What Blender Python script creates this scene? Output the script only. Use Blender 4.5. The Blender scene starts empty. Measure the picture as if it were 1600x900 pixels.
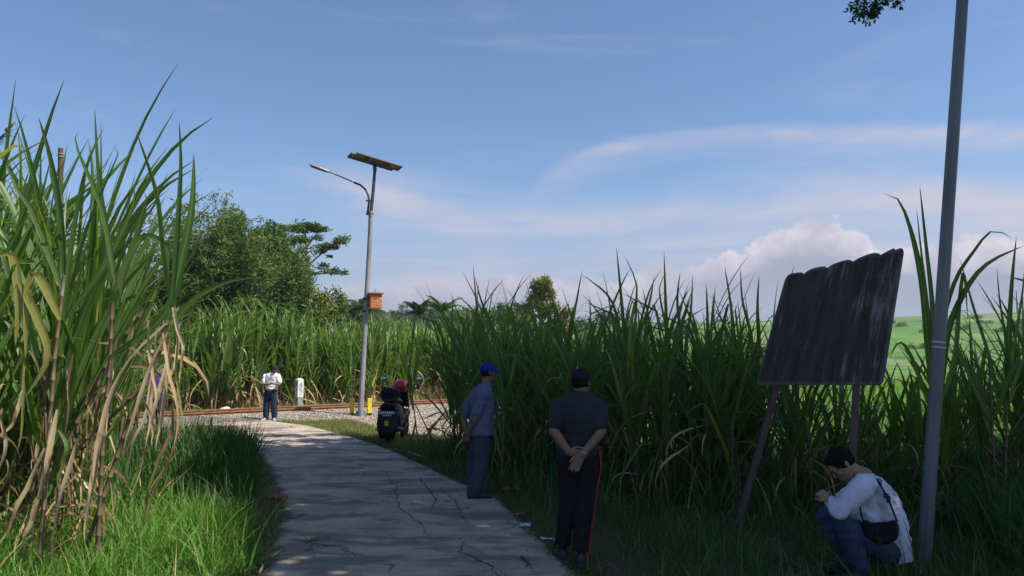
import bpy, bmesh, math, random
import numpy as np
from mathutils import Vector, Matrix, noise, Quaternion
R = math.radians
random.seed(7)
rng = np.random.default_rng(7)
scene = bpy.context.scene
COL = scene.collection

# ---------------------------------------------------------------- camera
F = 1200.0; PITCH = math.atan(117/1200); EYE = 1.65
cam_d = bpy.data.cameras.new('camera'); cam_d.lens = 27.0; cam_d.sensor_width = 36.0
cam_d.clip_start = 0.05; cam_d.clip_end = 9000
cam = bpy.data.objects.new('camera', cam_d); COL.objects.link(cam)
cam.location = (0, 0, EYE); cam.rotation_euler = (math.pi/2 + PITCH, 0, 0)
scene.camera = cam
CP, SP = math.cos(PITCH), math.sin(PITCH)
def ray(px, py):
    a = (px-800)/F; b = (450-py)/F
    return Vector((a, CP - b*SP, SP + b*CP))
def P(px, py, Y):            # world point seen at a place of the photo, at distance Y ahead
    r = ray(px, py); return Vector((r.x/r.y*Y, Y, EYE + r.z/r.y*Y))
def G(px, py, z=0.0):        # ground point
    r = ray(px, py); t = (z-EYE)/r.z; return Vector((r.x*t, r.y*t, z))
def azel(px, py):
    r = ray(px, py); return math.degrees(math.atan2(r.x, r.y)), math.degrees(math.asin(r.z/r.length))

# ---------------------------------------------------------------- light
SUN_AZ, SUN_EL = 110.0, 54.0
sd = Vector((math.cos(R(SUN_EL))*math.sin(R(SUN_AZ)), math.cos(R(SUN_EL))*math.cos(R(SUN_AZ)), math.sin(R(SUN_EL))))
sun_d = bpy.data.lights.new('sun', 'SUN'); sun_d.energy = 5.0; sun_d.angle = R(0.53); sun_d.color = (1.0, 0.93, 0.83)
sun = bpy.data.objects.new('sun', sun_d); COL.objects.link(sun)
sun.rotation_euler = sd.to_track_quat('Z', 'Y').to_euler()
scene.view_settings.view_transform = 'Standard'; scene.view_settings.look = 'None'
scene.view_settings.exposure = 0.6; scene.view_settings.gamma = 1.0
scene.cycles.max_bounces = 6; scene.cycles.transparent_max_bounces = 6
scene.cycles.diffuse_bounces = 3; scene.cycles.transmission_bounces = 4; scene.cycles.glossy_bounces = 2

# ---------------------------------------------------------------- node helpers
class NT:
    def __init__(s, tree): s.t = tree; s.n = tree.nodes; s.l = tree.links
    def put(s, sock, v):
        if v is None: return
        if isinstance(v, bpy.types.NodeSocket): s.l.new(v, sock)
        else:
            if hasattr(sock.default_value, '__len__') and not hasattr(v, '__len__'): v = [v]*len(sock.default_value)
            if hasattr(v, '__len__') and len(sock.default_value) == 4 and len(v) == 3: v = (*v, 1)
            sock.default_value = v
    def node(s, ty, **kw):
        n = s.n.new(ty)
        for k, v in kw.items(): setattr(n, k, v)
        return n
    def m(s, op, a, b=None, c=None, clamp=False):
        n = s.node('ShaderNodeMath', operation=op, use_clamp=clamp)
        for i, v in enumerate((a, b, c)): s.put(n.inputs[i], v)
        return n.outputs[0]
    def vm(s, op, a, b=None):
        n = s.node('ShaderNodeVectorMath', operation=op); s.put(n.inputs[0], a); s.put(n.inputs[1], b); return n.outputs[0]
    def mix(s, f, a, b, bt='MIX'):
        n = s.node('ShaderNodeMix', data_type='RGBA', blend_type=bt)
        s.put(n.inputs[0], f); s.put(n.inputs[6], a); s.put(n.inputs[7], b); return n.outputs[2]
    def ss(s, x, lo, hi, a=0.0, b=1.0):      # smoothstep
        n = s.node('ShaderNodeMapRange', interpolation_type='SMOOTHSTEP')
        s.put(n.inputs[0], x); n.inputs[1].default_value = lo; n.inputs[2].default_value = hi
        n.inputs[3].default_value = a; n.inputs[4].default_value = b; return n.outputs[0]
    def noise(s, vec, scale, detail=4, rough=.55, dist=0, out=0):
        n = s.node('ShaderNodeTexNoise'); s.put(n.inputs['Vector'], vec); n.inputs['Scale'].default_value = scale
        n.inputs['Detail'].default_value = detail; n.inputs['Roughness'].default_value = rough
        n.inputs['Distortion'].default_value = dist; return n.outputs[out]
    def mapping(s, vec, loc=(0,0,0), rot=(0,0,0), sc=(1,1,1)):
        n = s.node('ShaderNodeMapping'); s.put(n.inputs[0], vec)
        n.inputs[1].default_value = loc; n.inputs[2].default_value = rot; n.inputs[3].default_value = sc; return n.outputs[0]
    def curve(s, x, pts):                    # pts in 0..1
        n = s.node('ShaderNodeFloatCurve'); c = n.mapping.curves[0]
        pts = sorted(pts)
        while len(c.points) < len(pts): c.points.new(0.5, 0.5)
        for p, (a, b) in zip(c.points, pts): p.location = (a, b); p.handle_type = 'AUTO'
        n.mapping.update(); s.put(n.inputs[1], x); return n.outputs[0]

def mat(name, c1=(.5,.5,.5), c2=None, scale=8, rough=.8, metal=0, bump=0, bscale=None, coord='Object', trans=0, tcol=None,
        rnd=0, tint=False, midrib=None, spec=.5, stretch=(1,1,1), detail=4, lo=.35, hi=.65, c3=None, s3=2, lo3=.5, hi3=.62):
    m = bpy.data.materials.new(name); m.use_nodes = True; t = NT(m.node_tree); t.n.clear()
    out = t.node('ShaderNodeOutputMaterial'); b = t.node('ShaderNodeBsdfPrincipled')
    tc = t.node('ShaderNodeTexCoord'); v = tc.outputs[coord]
    if stretch != (1,1,1): v = t.mapping(v, sc=stretch)
    c2 = c2 or tuple(x*.7 for x in c1)
    f = t.ss(t.noise(v, scale, detail), lo, hi)
    if rnd:
        oi = t.node('ShaderNodeObjectInfo').outputs['Random']
        f = t.m('ADD', t.m('MULTIPLY', f, 1-rnd), t.m('MULTIPLY', oi, rnd))
    if tint:
        a = t.node('ShaderNodeAttribute', attribute_name='tint').outputs['Fac']
        f = t.m('ADD', t.m('MULTIPLY', f, .35), t.m('MULTIPLY', a, .65))
    col = t.mix(f, c1, c2)
    if c3: col = t.mix(t.ss(t.noise(v, s3, 5, .6), lo3, hi3), col, c3)
    if midrib:
        uv = t.node('ShaderNodeUVMap').outputs[0]; sx = t.node('ShaderNodeSeparateXYZ'); t.put(sx.inputs[0], uv)
        d = t.m('ABSOLUTE', t.m('SUBTRACT', sx.outputs[0], .5))
        col = t.mix(t.ss(d, .03, .1, .65, 0), col, midrib)
        st = t.noise(t.mapping(uv, sc=(26, 1.2, 1)), 1, 2)
        col = t.mix(t.ss(st, .4, .7, 0, .35), col, tuple(x*1.8 for x in c1))
        dryt = t.m('MULTIPLY', t.ss(sx.outputs[1], .86, 1.0), t.node('ShaderNodeObjectInfo').outputs['Random'])
        col = t.mix(dryt, col, (.25,.17,.07))
    t.put(b.inputs['Base Color'], col); t.put(b.inputs['Roughness'], rough); t.put(b.inputs['Metallic'], metal)
    b.inputs['Specular IOR Level'].default_value = spec
    if bump:
        bn = t.node('ShaderNodeBump'); bn.inputs['Strength'].default_value = bump; bn.inputs['Distance'].default_value = .02
        t.put(bn.inputs['Height'], t.noise(v, bscale or scale*4, 5, .6)); t.l.new(bn.outputs[0], b.inputs['Normal'])
    sh = b.outputs[0]
    if trans:
        tr = t.node('ShaderNodeBsdfTranslucent')
        t.put(tr.inputs[0], t.mix(1, col, tcol or (1.5,1.9,.7), 'MULTIPLY'))
        mx = t.node('ShaderNodeMixShader'); mx.inputs[0].default_value = trans
        t.l.new(sh, mx.inputs[1]); t.l.new(tr.outputs[0], mx.inputs[2]); sh = mx.outputs[0]
    t.l.new(sh, out.inputs[0])
    return m

# ---------------------------------------------------------------- world
world = bpy.data.worlds.new('World'); scene.world = world; world.use_nodes = True
w = NT(world.node_tree); w.n.clear()
wo = w.node('ShaderNodeOutputWorld'); bg = w.node('ShaderNodeBackground')
sky = w.node('ShaderNodeTexSky', sky_type='NISHITA'); sky.sun_disc = False
sky.sun_elevation = R(SUN_EL); sky.sun_rotation = R(SUN_AZ)
sky.air_density = 1.0; sky.dust_density = 0.6; sky.ozone_density = 2.0; sky.altitude = 0
SKY_STR = 0.095
K = 1/SKY_STR
tc = w.node('ShaderNodeTexCoord'); D = tc.outputs['Generated']
sp = w.node('ShaderNodeSeparateXYZ'); w.l.new(D, sp.inputs[0])
EL = w.m('MULTIPLY', w.m('ARCSINE', sp.outputs[2]), 180/math.pi)
AZ = w.m('MULTIPLY', w.m('ARCTAN2', sp.outputs[0], sp.outputs[1]), 180/math.pi)
AZN = w.m('DIVIDE', w.m('ADD', AZ, 60), 120, clamp=True)
cn = lambda pts: [((azel(*p)[0]+60)/120, azel(*p)[1]/40) for p in pts]
skyc = w.mix(1, sky.outputs[0], (.84, .925, 1.04), 'MULTIPLY')
# pale lilac haze lying along the horizon, all the way round
skyc = w.mix(w.ss(EL, -1, 15, .88, 0), skyc, tuple(c*K for c in (.225, .236, .325)))
WHT = tuple(c*K for c in (.41, .40, .465))
streak = w.mapping(D, rot=(0, R(6), R(25)), sc=(1.5, 4.0, 11))
nz = w.noise(streak, 1.6, 6, .6, .6)
nz2 = w.noise(w.mapping(D, sc=(1, 1, 5)), 3.0, 6, .6, .5)
def cirrus(pts, wid, amp, azlo, azhi, below=1.0):
    el = w.m('MULTIPLY', w.curve(AZN, cn(pts)), 40)
    d = w.m('ADD', w.m('SUBTRACT', EL, el), w.m('MULTIPLY', w.m('SUBTRACT', nz2, .5), 1.6))
    up = w.ss(d, 0, wid, 1, 0); dn = w.ss(d, -wid*below, 0, 0, 1)
    win = w.m('MULTIPLY', w.ss(AZ, azlo, azlo+6), w.ss(AZ, azhi-8, azhi, 1, 0))
    return w.m('MULTIPLY', w.m('MULTIPLY', w.m('MULTIPLY', up, dn), win), w.m('MULTIPLY', w.m('MULTIPLY', w.ss(nz, .3, .7, .2, 1.15), w.ss(nz2, .32, .66, .4, 1)), amp))
masks = [
 cirrus([(0,340),(815,318),(850,278),(930,240),(1020,222),(1120,210),(1250,206),(1400,210),(1600,200)], 1.0, .75, -0.5, 46, 2.6),
 cirrus([(0,290),(640,316),(760,342),(900,352),(1100,345),(1350,318),(1600,330)], 3.2, .92, -16, 48, 1.2),
 cirrus([(0,330),(1000,330),(1060,300),(1180,270),(1300,262),(1600,300)], 1.6, .6, 9, 34, 1.6),
]
c = skyc
for mk in masks: c = w.mix(mk, c, WHT)
# thin high veil everywhere else
veil = w.m('MULTIPLY', w.ss(nz, .52, .85), w.ss(EL, 3, 14))
c = w.mix(w.m('MULTIPLY', veil, .28), c, WHT)
low = w.m('MULTIPLY', w.ss(w.noise(w.mapping(D, sc=(1,1,9)), 2.2, 5, .55), .42, .7), w.m('MULTIPLY', w.ss(EL, 1, 5), w.ss(EL, 8, 13, 1, 0)))
c = w.mix(w.m('MULTIPLY', low, .75), c, WHT)
# cumulus bank standing on the horizon haze
top = w.m('MULTIPLY', w.curve(AZN, cn([(0,440),(300,450),(560,445),(640,432),(760,420),(860,424),(900,440),(1000,424),(1090,404),(1160,376),(1225,352),(1270,332),(1330,338),(1375,362),(1450,362),(1520,350),(1600,368)])), 40)
bil = w.node('ShaderNodeTexVoronoi', feature='SMOOTH_F1'); bil.inputs['Scale'].default_value = 30; bil.inputs['Smoothness'].default_value = .6
bil.inputs['Detail'].default_value = 3; bil.inputs['Roughness'].default_value = .5
w.put(bil.inputs['Vector'], w.mapping(D, sc=(1,1,1.25)))
bn2 = w.noise(D, 40, 5, .6)
bump_ = w.m('ADD', w.m('MULTIPLY', w.m('SUBTRACT', w.noise(D, 13, 6, .62), .5), 5.0), w.m('MULTIPLY', w.m('SUBTRACT', .38, bil.outputs['Distance']), .7))
depth_ = w.m('SUBTRACT', w.m('ADD', top, bump_), EL)
edge = w.ss(depth_, -.05, .45)
body = w.m('MULTIPLY', edge, w.ss(EL, 1.0, 6.5, .25, 1))
lit = w.m('MULTIPLY', w.ss(depth_, .0, 3.4, 1, 0), w.m('MULTIPLY', w.ss(bil.outputs['Distance'], .15, .55, 1, .45), w.ss(w.noise(D, 17, 5, .6), .35, .6, .45, 1)))
front = w.ss(w.m('ABSOLUTE', AZ), 60, 100, 1, .6)
ccol = w.mix(w.m('MULTIPLY', lit, w.ss(AZ, -10, 22, .5, 1)), tuple(c_*K for c_ in (.25, .262, .345)), tuple(c_*K for c_ in (.84, .75, .76)))
c = w.mix(w.m('MULTIPLY', w.m('MULTIPLY', body, .95), front), c, ccol)
w.put(bg.inputs[0], c); bg.inputs[1].default_value = SKY_STR
w.l.new(bg.outputs[0], wo.inputs[0])

# ---------------------------------------------------------------- object helpers
def tag(o, label=None, cat=None, group=None, kind=None):
    if label: o['label'] = label
    if cat: o['category'] = cat
    if group: o['group'] = group
    if kind: o['kind'] = kind
    return o
def link(name, me, m=None, parent=None, loc=None):
    o = bpy.data.objects.new(name, me); COL.objects.link(o)
    if m is not None and me is not None and not me.materials: me.materials.append(m)
    if parent: o.parent = parent
    if loc is not None: o.location = loc
    return o
def empty(name, loc=(0,0,0), rz=0, **kw):
    o = bpy.data.objects.new(name, None); COL.objects.link(o); o.location = loc; o.rotation_euler = (0,0,rz)
    o.empty_display_size = .1
    return tag(o, **kw)
def np_mesh(name, V, Fc, uv=None, tint=None, smooth=False, mats=None):
    """V (n,3); Fc (m,4) quads or (m,3)."""
    V = np.asarray(V, np.float32); Fc = np.asarray(Fc, np.int32); k = Fc.shape[1]
    me = bpy.data.meshes.new(name); me.vertices.add(len(V)); me.vertices.foreach_set('co', V.ravel())
    me.loops.add(Fc.size); me.loops.foreach_set('vertex_index', Fc.ravel())
    me.polygons.add(len(Fc)); me.polygons.foreach_set('loop_start', np.arange(0, Fc.size, k, dtype=np.int32))
    me.update(calc_edges=True)
    if uv is not None:
        l = me.uv_layers.new(name='UVMap'); l.data.foreach_set('uv', np.asarray(uv, np.float32)[Fc.ravel()].ravel())
    if tint is not None:
        a = me.attributes.new('tint', 'FLOAT', 'POINT'); a.data.foreach_set('value', np.asarray(tint, np.float32))
    if smooth: me.polygons.foreach_set('use_smooth', np.ones(len(Fc), bool))
    return me
class MB:
    """collects plain shapes and links them as one mesh object"""
    def __init__(s): s.v = []; s.f = []
    def add(s, V, Fc):
        b = len(s.v); s.v += [tuple(p) for p in V]; s.f += [tuple(i+b for i in f) for f in Fc]; return s
    def box(s, c, size, M=None):
        x, y, z = (d/2 for d in size); V = [Vector((a*x, b*y, d*z)) for a in (-1,1) for b in (-1,1) for d in (-1,1)]
        if M is not None: V = [M @ p for p in V]
        V = [p+Vector(c) for p in V]
        return s.add(V, [(0,1,3,2),(4,6,7,5),(0,4,5,1),(2,3,7,6),(0,2,6,4),(1,5,7,3)])
    def tube(s, pts, rad, n=8, caps=True, squash=None):
        pts = [Vector(p) for p in pts]
        if not hasattr(rad, '__len__'): rad = [rad]*len(pts)
        V = []; Fc = []; ref = None
        for i, p in enumerate(pts):
            d = (pts[min(i+1, len(pts)-1)] - pts[max(i-1, 0)]).normalized()
            if ref is None:
                ref = Vector((0,1,0)) if abs(d.y) < .9 else Vector((1,0,0))
            a = d.cross(ref).normalized(); b = a.cross(d).normalized(); ref = b
            r = rad[i]; ra, rb = (r if hasattr(r, '__len__') else (r, r))
            for k in range(n):
                t = 2*math.pi*(k+.5)/n; V.append(p + a*math.cos(t)*ra + b*math.sin(t)*rb)
        for i in range(len(pts)-1):
            for k in range(n):
                k2 = (k+1) % n; Fc.append((i*n+k, i*n+k2, (i+1)*n+k2, (i+1)*n+k))
        if caps: Fc.append(tuple(range(n-1, -1, -1))); Fc.append(tuple(range((len(pts)-1)*n, len(pts)*n)))
        return s.add(V, Fc)
    def loft(s, secs, n=16, caps=True):
        """secs: (centre, ux, uy) with ux, uy half-axis vectors"""
        V = []; Fc = []
        for c_, ux, uy in secs:
            c_, ux, uy = Vector(c_), Vector(ux), Vector(uy)
            for k in range(n):
                t = 2*math.pi*k/n; V.append(c_ + ux*math.cos(t) + uy*math.sin(t))
        for i in range(len(secs)-1):
            for k in range(n): k2 = (k+1) % n; Fc.append((i*n+k, i*n+k2, (i+1)*n+k2, (i+1)*n+k))
        if caps: Fc.append(tuple(range(n-1, -1, -1))); Fc.append(tuple(range((len(secs)-1)*n, len(secs)*n)))
        return s.add(V, Fc)
    def ball(s, c_, r, M=None, nu=12, nv=8, lo=-90, hi=90):
        r = Vector(r) if hasattr(r, '__len__') else Vector((r, r, r)); c_ = Vector(c_); secs = []
        V = []; Fc = []
        for j in range(nv+1):
            ph = R(lo + (hi-lo)*j/nv)
            for k in range(nu):
                t = 2*math.pi*k/nu; p = Vector((math.cos(t)*math.cos(ph)*r.x, math.sin(t)*math.cos(ph)*r.y, math.sin(ph)*r.z))
                V.append(c_ + (M @ p if M is not None else p))
        for j in range(nv):
            for k in range(nu): k2 = (k+1) % nu; Fc.append((j*nu+k, j*nu+k2, (j+1)*nu+k2, (j+1)*nu+k))
        Fc.append(tuple(range(nu-1, -1, -1))); Fc.append(tuple(range(nv*nu, (nv+1)*nu)))
        return s.add(V, Fc)
    def mesh(s, name, smooth=False):
        me = bpy.data.meshes.new(name); me.from_pydata(s.v, [], s.f); me.update()
        if smooth: me.polygons.foreach_set('use_smooth', [True]*len(me.polygons))
        return me
    def build(s, name, m, parent=None, smooth=False, bevel=0, sharp=None):
        me = s.mesh(name, smooth); o = link(name, me, m, parent)
        if bevel:
            b = o.modifiers.new('bevel', 'BEVEL'); b.width = bevel; b.segments = 2; b.limit_method = 'ANGLE'
        if smooth and sharp: me.set_sharp_from_angle(angle=R(sharp))
        return o
def remeshed(mb, name, m, parent, vox=.008, smooth=4, wrinkle=0, wscale=(14,14,7), extra=None):
    """one continuous skin over overlapping lofts: voxel remesh, smoothed, optional cloth folds"""
    me0 = mb.mesh('tmp'); o = bpy.data.objects.new('tmp', me0); COL.objects.link(o)
    r = o.modifiers.new('r', 'REMESH'); r.mode = 'VOXEL'; r.voxel_size = vox; r.adaptivity = 0
    if smooth:
        sm = o.modifiers.new('s', 'SMOOTH'); sm.factor = .5; sm.iterations = smooth
    dg = bpy.context.evaluated_depsgraph_get(); me = bpy.data.meshes.new_from_object(o.evaluated_get(dg))
    bpy.data.objects.remove(o); bpy.data.meshes.remove(me0); me.name = name
    if wrinkle:
        n = len(me.vertices); co = np.empty(n*3, np.float32); no = np.empty(n*3, np.float32)
        me.vertices.foreach_get('co', co); me.vertices.foreach_get('normal', no)
        co = co.reshape(-1, 3); no = no.reshape(-1, 3); d = np.empty(n, np.float32)
        for i in range(n):
            p = co[i]; q = (p[0]*wscale[0], p[1]*wscale[1], p[2]*wscale[2])
            d[i] = 1-2*abs(noise.noise(q)) - .5 + .4*noise.noise((q[0]*2.3, q[1]*2.3, q[2]*2.3+5))
        co += no*(d*wrinkle)[:, None]; me.vertices.foreach_set('co', co.ravel()); me.update()
    me.polygons.foreach_set('use_smooth', np.ones(len(me.polygons), bool))
    me.materials.clear(); return link(name, me, m, parent)
def inpoly(x, y, poly):
    r = np.zeros(x.shape, bool); n = len(poly)
    for i in range(n):
        x1, y1 = poly[i][0], poly[i][1]; x2, y2 = poly[i-1][0], poly[i-1][1]
        c_ = ((y1 > y) != (y2 > y)) & (x < (x2-x1)*(y-y1)/(y2-y1+1e-12)+x1); r ^= c_
    return r
def scatter(poly, n, avoid=()):
    xs = [p[0] for p in poly]; ys = [p[1] for p in poly]; X = np.empty(0); Y = np.empty(0)
    while len(X) < n:
        x = rng.uniform(min(xs), max(xs), n*2); y = rng.uniform(min(ys), max(ys), n*2); k = inpoly(x, y, poly)
        for a in avoid: k &= ~inpoly(x, y, a)
        X = np.concatenate([X, x[k]]); Y = np.concatenate([Y, y[k]])
    return X[:n], Y[:n]
# ================================================================ SETTING
M_soil = mat('soil_grass', (.045,.062,.022), (.085,.068,.04), 1.3, .95, bump=.8, bscale=30, c3=(.12,.095,.06), s3=.35, lo3=.5, hi3=.7)
# far slope: green crops with pale bare patches
def field_mat():
    m = bpy.data.materials.new('field_slope'); m.use_nodes = True; t = NT(m.node_tree); b = t.n['Principled BSDF']
    v = t.node('ShaderNodeTexCoord').outputs['Object']
    near = t.mix(t.ss(t.noise(v, 1.3, 5), .35, .65), (.05,.07,.025), (.09,.07,.042))
    row = t.noise(t.mapping(v, rot=(0,0,R(30)), sc=(.5,.03,1)), 1, 3)
    far = t.mix(t.ss(t.noise(v, .06, 5, .6), .35, .65), (.050,.135,.018), (.10,.20,.032))
    far = t.mix(t.ss(row, .4, .6, 0, .4), far, (.07,.13,.04))
    far = t.mix(t.ss(t.noise(t.mapping(v, sc=(1,.45,1)), .05, 6, .7), .50, .62, 0, .65), far, (.25,.215,.165))
    far = t.mix(t.ss(t.noise(v, .04, 5, .7), .55, .64, 0, .7), far, (.04,.075,.035))
    sx = t.node('ShaderNodeSeparateXYZ'); t.put(sx.inputs[0], v)
    d = t.m('SQRT', t.m('ADD', t.m('POWER', sx.outputs[0], 2), t.m('POWER', sx.outputs[1], 2)))
    col = t.mix(t.ss(d, 30, 60), near, far)
    t.put(b.inputs['Base Color'], col); b.inputs['Roughness'].default_value = .95; b.inputs['Specular IOR Level'].default_value = .15
    bn = t.node('ShaderNodeBump'); bn.inputs['Strength'].default_value = .8; bn.inputs['Distance'].default_value = .03
    t.put(bn.inputs['Height'], t.noise(v, 25, 5)); t.l.new(bn.outputs[0], b.inputs['Normal'])
    return m
def sstep(x): x = np.clip(x, 0, 1); return x*x*(3-2*x)
def HT(x, y):
    d = np.hypot(x, y); z = 23.5*sstep((d-105)/330)
    z = z + 1.3*np.sin(x*.013+1)*np.cos(y*.011)*sstep((d-150)/200)
    return z - .012
def terrain():
    rad = np.concatenate([np.linspace(0, 60, 31), np.geomspace(63, 2600, 80)]); na = 180
    a = np.linspace(0, 2*math.pi, na, endpoint=False); RR, AA = np.meshgrid(rad, a, indexing='ij')
    X = RR*np.sin(AA); Y = RR*np.cos(AA); Z = HT(X, Y)
    V = np.stack([X, Y, Z], -1).reshape(-1, 3); i = np.arange(len(rad)-1)[:, None]*na; k = np.arange(na)[None]
    k2 = (k+1) % na; Fq = np.stack([i+k, i+na+k, i+na+k2, i+k2], -1).reshape(-1, 4)
    o = link('ground', np_mesh('ground', V, Fq, smooth=True), field_mat()); tag(o, kind='structure')
terrain()

# concrete path -------------------------------------------------
Lp = [(-1.7,2.0),(-1.9,4.5)] + [tuple(G(*p))[:2] for p in ((400,895),(430,800),(412,745),(388,695),(366,668))] + [(-9.6,20.6),(-11.6,21.8)]
Rp = [(1.2,2.0),(.75,4.5)] + [tuple(G(*p))[:2] for p in ((905,895),(800,790),(690,738),(620,706),(560,686),(480,666),(425,659))] + [(-9.4,22.4)]
def resample(pts, n):
    pts = np.array(pts); d = np.r_[0, np.cumsum(np.hypot(*np.diff(pts, axis=0).T))]; t = np.linspace(0, d[-1], n)
    return np.stack([np.interp(t, d, pts[:, 0]), np.interp(t, d, pts[:, 1])], 1)
def concrete_mat():
    m = bpy.data.materials.new('old_concrete'); m.use_nodes = True; t = NT(m.node_tree); b = t.n['Principled BSDF']
    v = t.node('ShaderNodeTexCoord').outputs['Object']
    col = t.mix(t.ss(t.noise(v, 1.4, 6, .65), .35, .65), (.31,.255,.20), (.43,.36,.285))
    col = t.mix(t.ss(t.noise(t.mapping(v, sc=(.6,1.25,1)), 1.5, 7, .66), .46, .58, 0, .85), col, (.17,.138,.115))
    col = t.mix(t.ss(t.noise(t.mapping(v, sc=(.6,1.3,1), loc=(4,2,0)), 1.9, 7, .66), .54, .64, 0, .7), col, (.50,.425,.34))
    col = t.mix(t.ss(t.noise(v, 60, 3, .7), .55, .7, 0, .45), col, (.12,.11,.10))
    vo = t.node('ShaderNodeTexVoronoi', feature='DISTANCE_TO_EDGE'); vo.inputs['Scale'].default_value = .75
    dv = t.node('ShaderNodeVectorMath', operation='ADD'); t.put(dv.inputs[0], v)
    t.put(dv.inputs[1], t.vm('MULTIPLY', t.noise(v, 2.5, 5, .6, out=1), (.7,.7,0))); t.put(vo.inputs['Vector'], dv.outputs[0])
    gate = t.ss(t.noise(v, .8, 3), .48, .6)
    ck = t.m('MULTIPLY', t.ss(vo.outputs['Distance'], .002, .012, 1, 0), gate)
    col = t.mix(t.m('MULTIPLY', ck, .8), col, (.04,.035,.03))
    uvs = t.node('ShaderNodeSeparateXYZ'); t.put(uvs.inputs[0], t.node('ShaderNodeUVMap').outputs[0])
    eg = t.m('MINIMUM', t.m('MULTIPLY', uvs.outputs[0], .7), t.m('SUBTRACT', 1, uvs.outputs[0]))
    eg = t.m('ADD', eg, t.m('MULTIPLY', t.m('SUBTRACT', t.noise(v, 2.2, 6, .65), .5), .16))
    soil = t.mix(t.noise(v, 25, 4), (.055,.042,.028), (.13,.10,.07))
    col = t.mix(t.ss(eg, .015, .06, 1, 0), col, soil)
    t.put(b.inputs['Base Color'], col); b.inputs['Roughness'].default_value = .88; b.inputs['Specular IOR Level'].default_value = .3
    h = t.m('ADD', t.m('MULTIPLY', t.noise(v, 9, 6, .65), .6), t.m('ADD', t.m('MULTIPLY', t.noise(v, 90, 3), .25), t.m('MULTIPLY', ck, -1)))
    bn = t.node('ShaderNodeBump'); bn.inputs['Strength'].default_value = .7; bn.inputs['Distance'].default_value = .02
    t.put(bn.inputs['Height'], h); t.l.new(bn.outputs[0], b.inputs['Normal'])
    return m
M_conc = concrete_mat()
def pathmesh():
    n, mm = 150, 22; A = resample(Lp, n); B = resample(Rp, n); V = []; UVp = []
    for i in range(n):
        for j in range(mm+1):
            u = j/mm; p = A[i]*(1-u)+B[i]*u
            jit = (.16*noise.noise((i*.22, 3 if j < 5 else 9, 0)) + .10*noise.noise((i*.9, 13 if j < 5 else 19, 0))) if j in (0, mm) else 0
            edge = -.06 if j in (0, mm) else 0
            z = .035 + .012*noise.noise((p[0]*.8, p[1]*.8, 0)) + .005*noise.noise((p[0]*4, p[1]*4, 1)) + edge
            V.append((p[0]+jit, p[1], z)); UVp.append((u, i/n))
    Fq = [(i*(mm+1)+j, i*(mm+1)+j+1, (i+1)*(mm+1)+j+1, (i+1)*(mm+1)+j) for i in range(n-1) for j in range(mm)]
    o = link('concrete_path', np_mesh('concrete_path', V, Fq, UVp, smooth=True), M_conc); tag(o, kind='structure'); return o
path = pathmesh(); PATH = [tuple(p) for p in Lp] + [tuple(p) for p in Rp[::-1]]
PATH_IN = [(p[0]+.13+.10*noise.noise((p[1]*1.7,0,0)), p[1]) for p in resample(Lp, 90)] + [(p[0]-.15+.13*noise.noise((p[1]*1.7,5,0)), p[1]) for p in resample(Rp, 90)[::-1]]
def pz(x, y): return .035 + .012*noise.noise((x*.8, y*.8, 0)) + .005*noise.noise((x*4, y*4, 1))
M_crack = mat('crack_dirt', (.035,.03,.026), (.05,.05,.03), 30, 1)
def crack(pts, wd, sub_=True):
    wd *= .72
    if sub_:
        for a, b in zip(pts[:-1], pts[1:]):
            if random.random() < .75: m_ = ((a[0]+b[0])/2, (a[1]+b[1])/2); crack([m_, (m_[0]+random.uniform(-34,34), m_[1]+random.uniform(-9,9)), (m_[0]+random.uniform(-55,55), m_[1]+random.uniform(-14,14))], wd*.6, False)
    q = []
    for a, b in zip(pts[:-1], pts[1:]):
        A, B = G(*a, .04), G(*b, .04); n = max(3, int((B-A).length/.05))
        for i in range(n):
            p = A.lerp(B, i/n); q.append(p + Vector((noise.noise(p*9), noise.noise(p*9+Vector((5,5,5))), 0))*.05)
    V = []
    for i, p in enumerate(q):
        d = (q[min(i+1, len(q)-1)]-q[max(0, i-1)]).normalized(); s = Vector((-d.y, d.x, 0))
        ww = wd*(.35+.9*abs(noise.noise(p*14)))*min(1, 4*(1-i/len(q)), 4*(i+1)/len(q))
        for e in (-1, 1):
            r = p+s*ww*e; V.append((r.x, r.y, pz(r.x, r.y)+.004))
    Fq = [(2*i, 2*i+2, 2*i+3, 2*i+1) for i in range(len(q)-1)]
    link('crack', np_mesh('crack', V, Fq), M_crack, path)
for pts, wd in [([(722,850),(720,862),(748,873),(770,885),(778,900)],.016), ([(655,742),(668,765),(680,780),(676,793),(700,797),(722,800)],.016),
                ([(600,735),(618,760),(622,790),(640,805),(660,820),(668,840),(700,846),(730,843)],.012), ([(690,762),(712,785),(718,800),(735,826)],.011),
                ([(815,868),(830,890)],.011), ([(560,712),(590,728),(640,722),(668,738)],.011), ([(440,718),(500,716),(540,712)],.008),
                ([(470,858),(520,857),(570,856)],.007), ([(800,842),(700,841)],.006), ([(740,858),(722,850),(716,838)],.01)]:
    crack(pts, wd)

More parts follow.
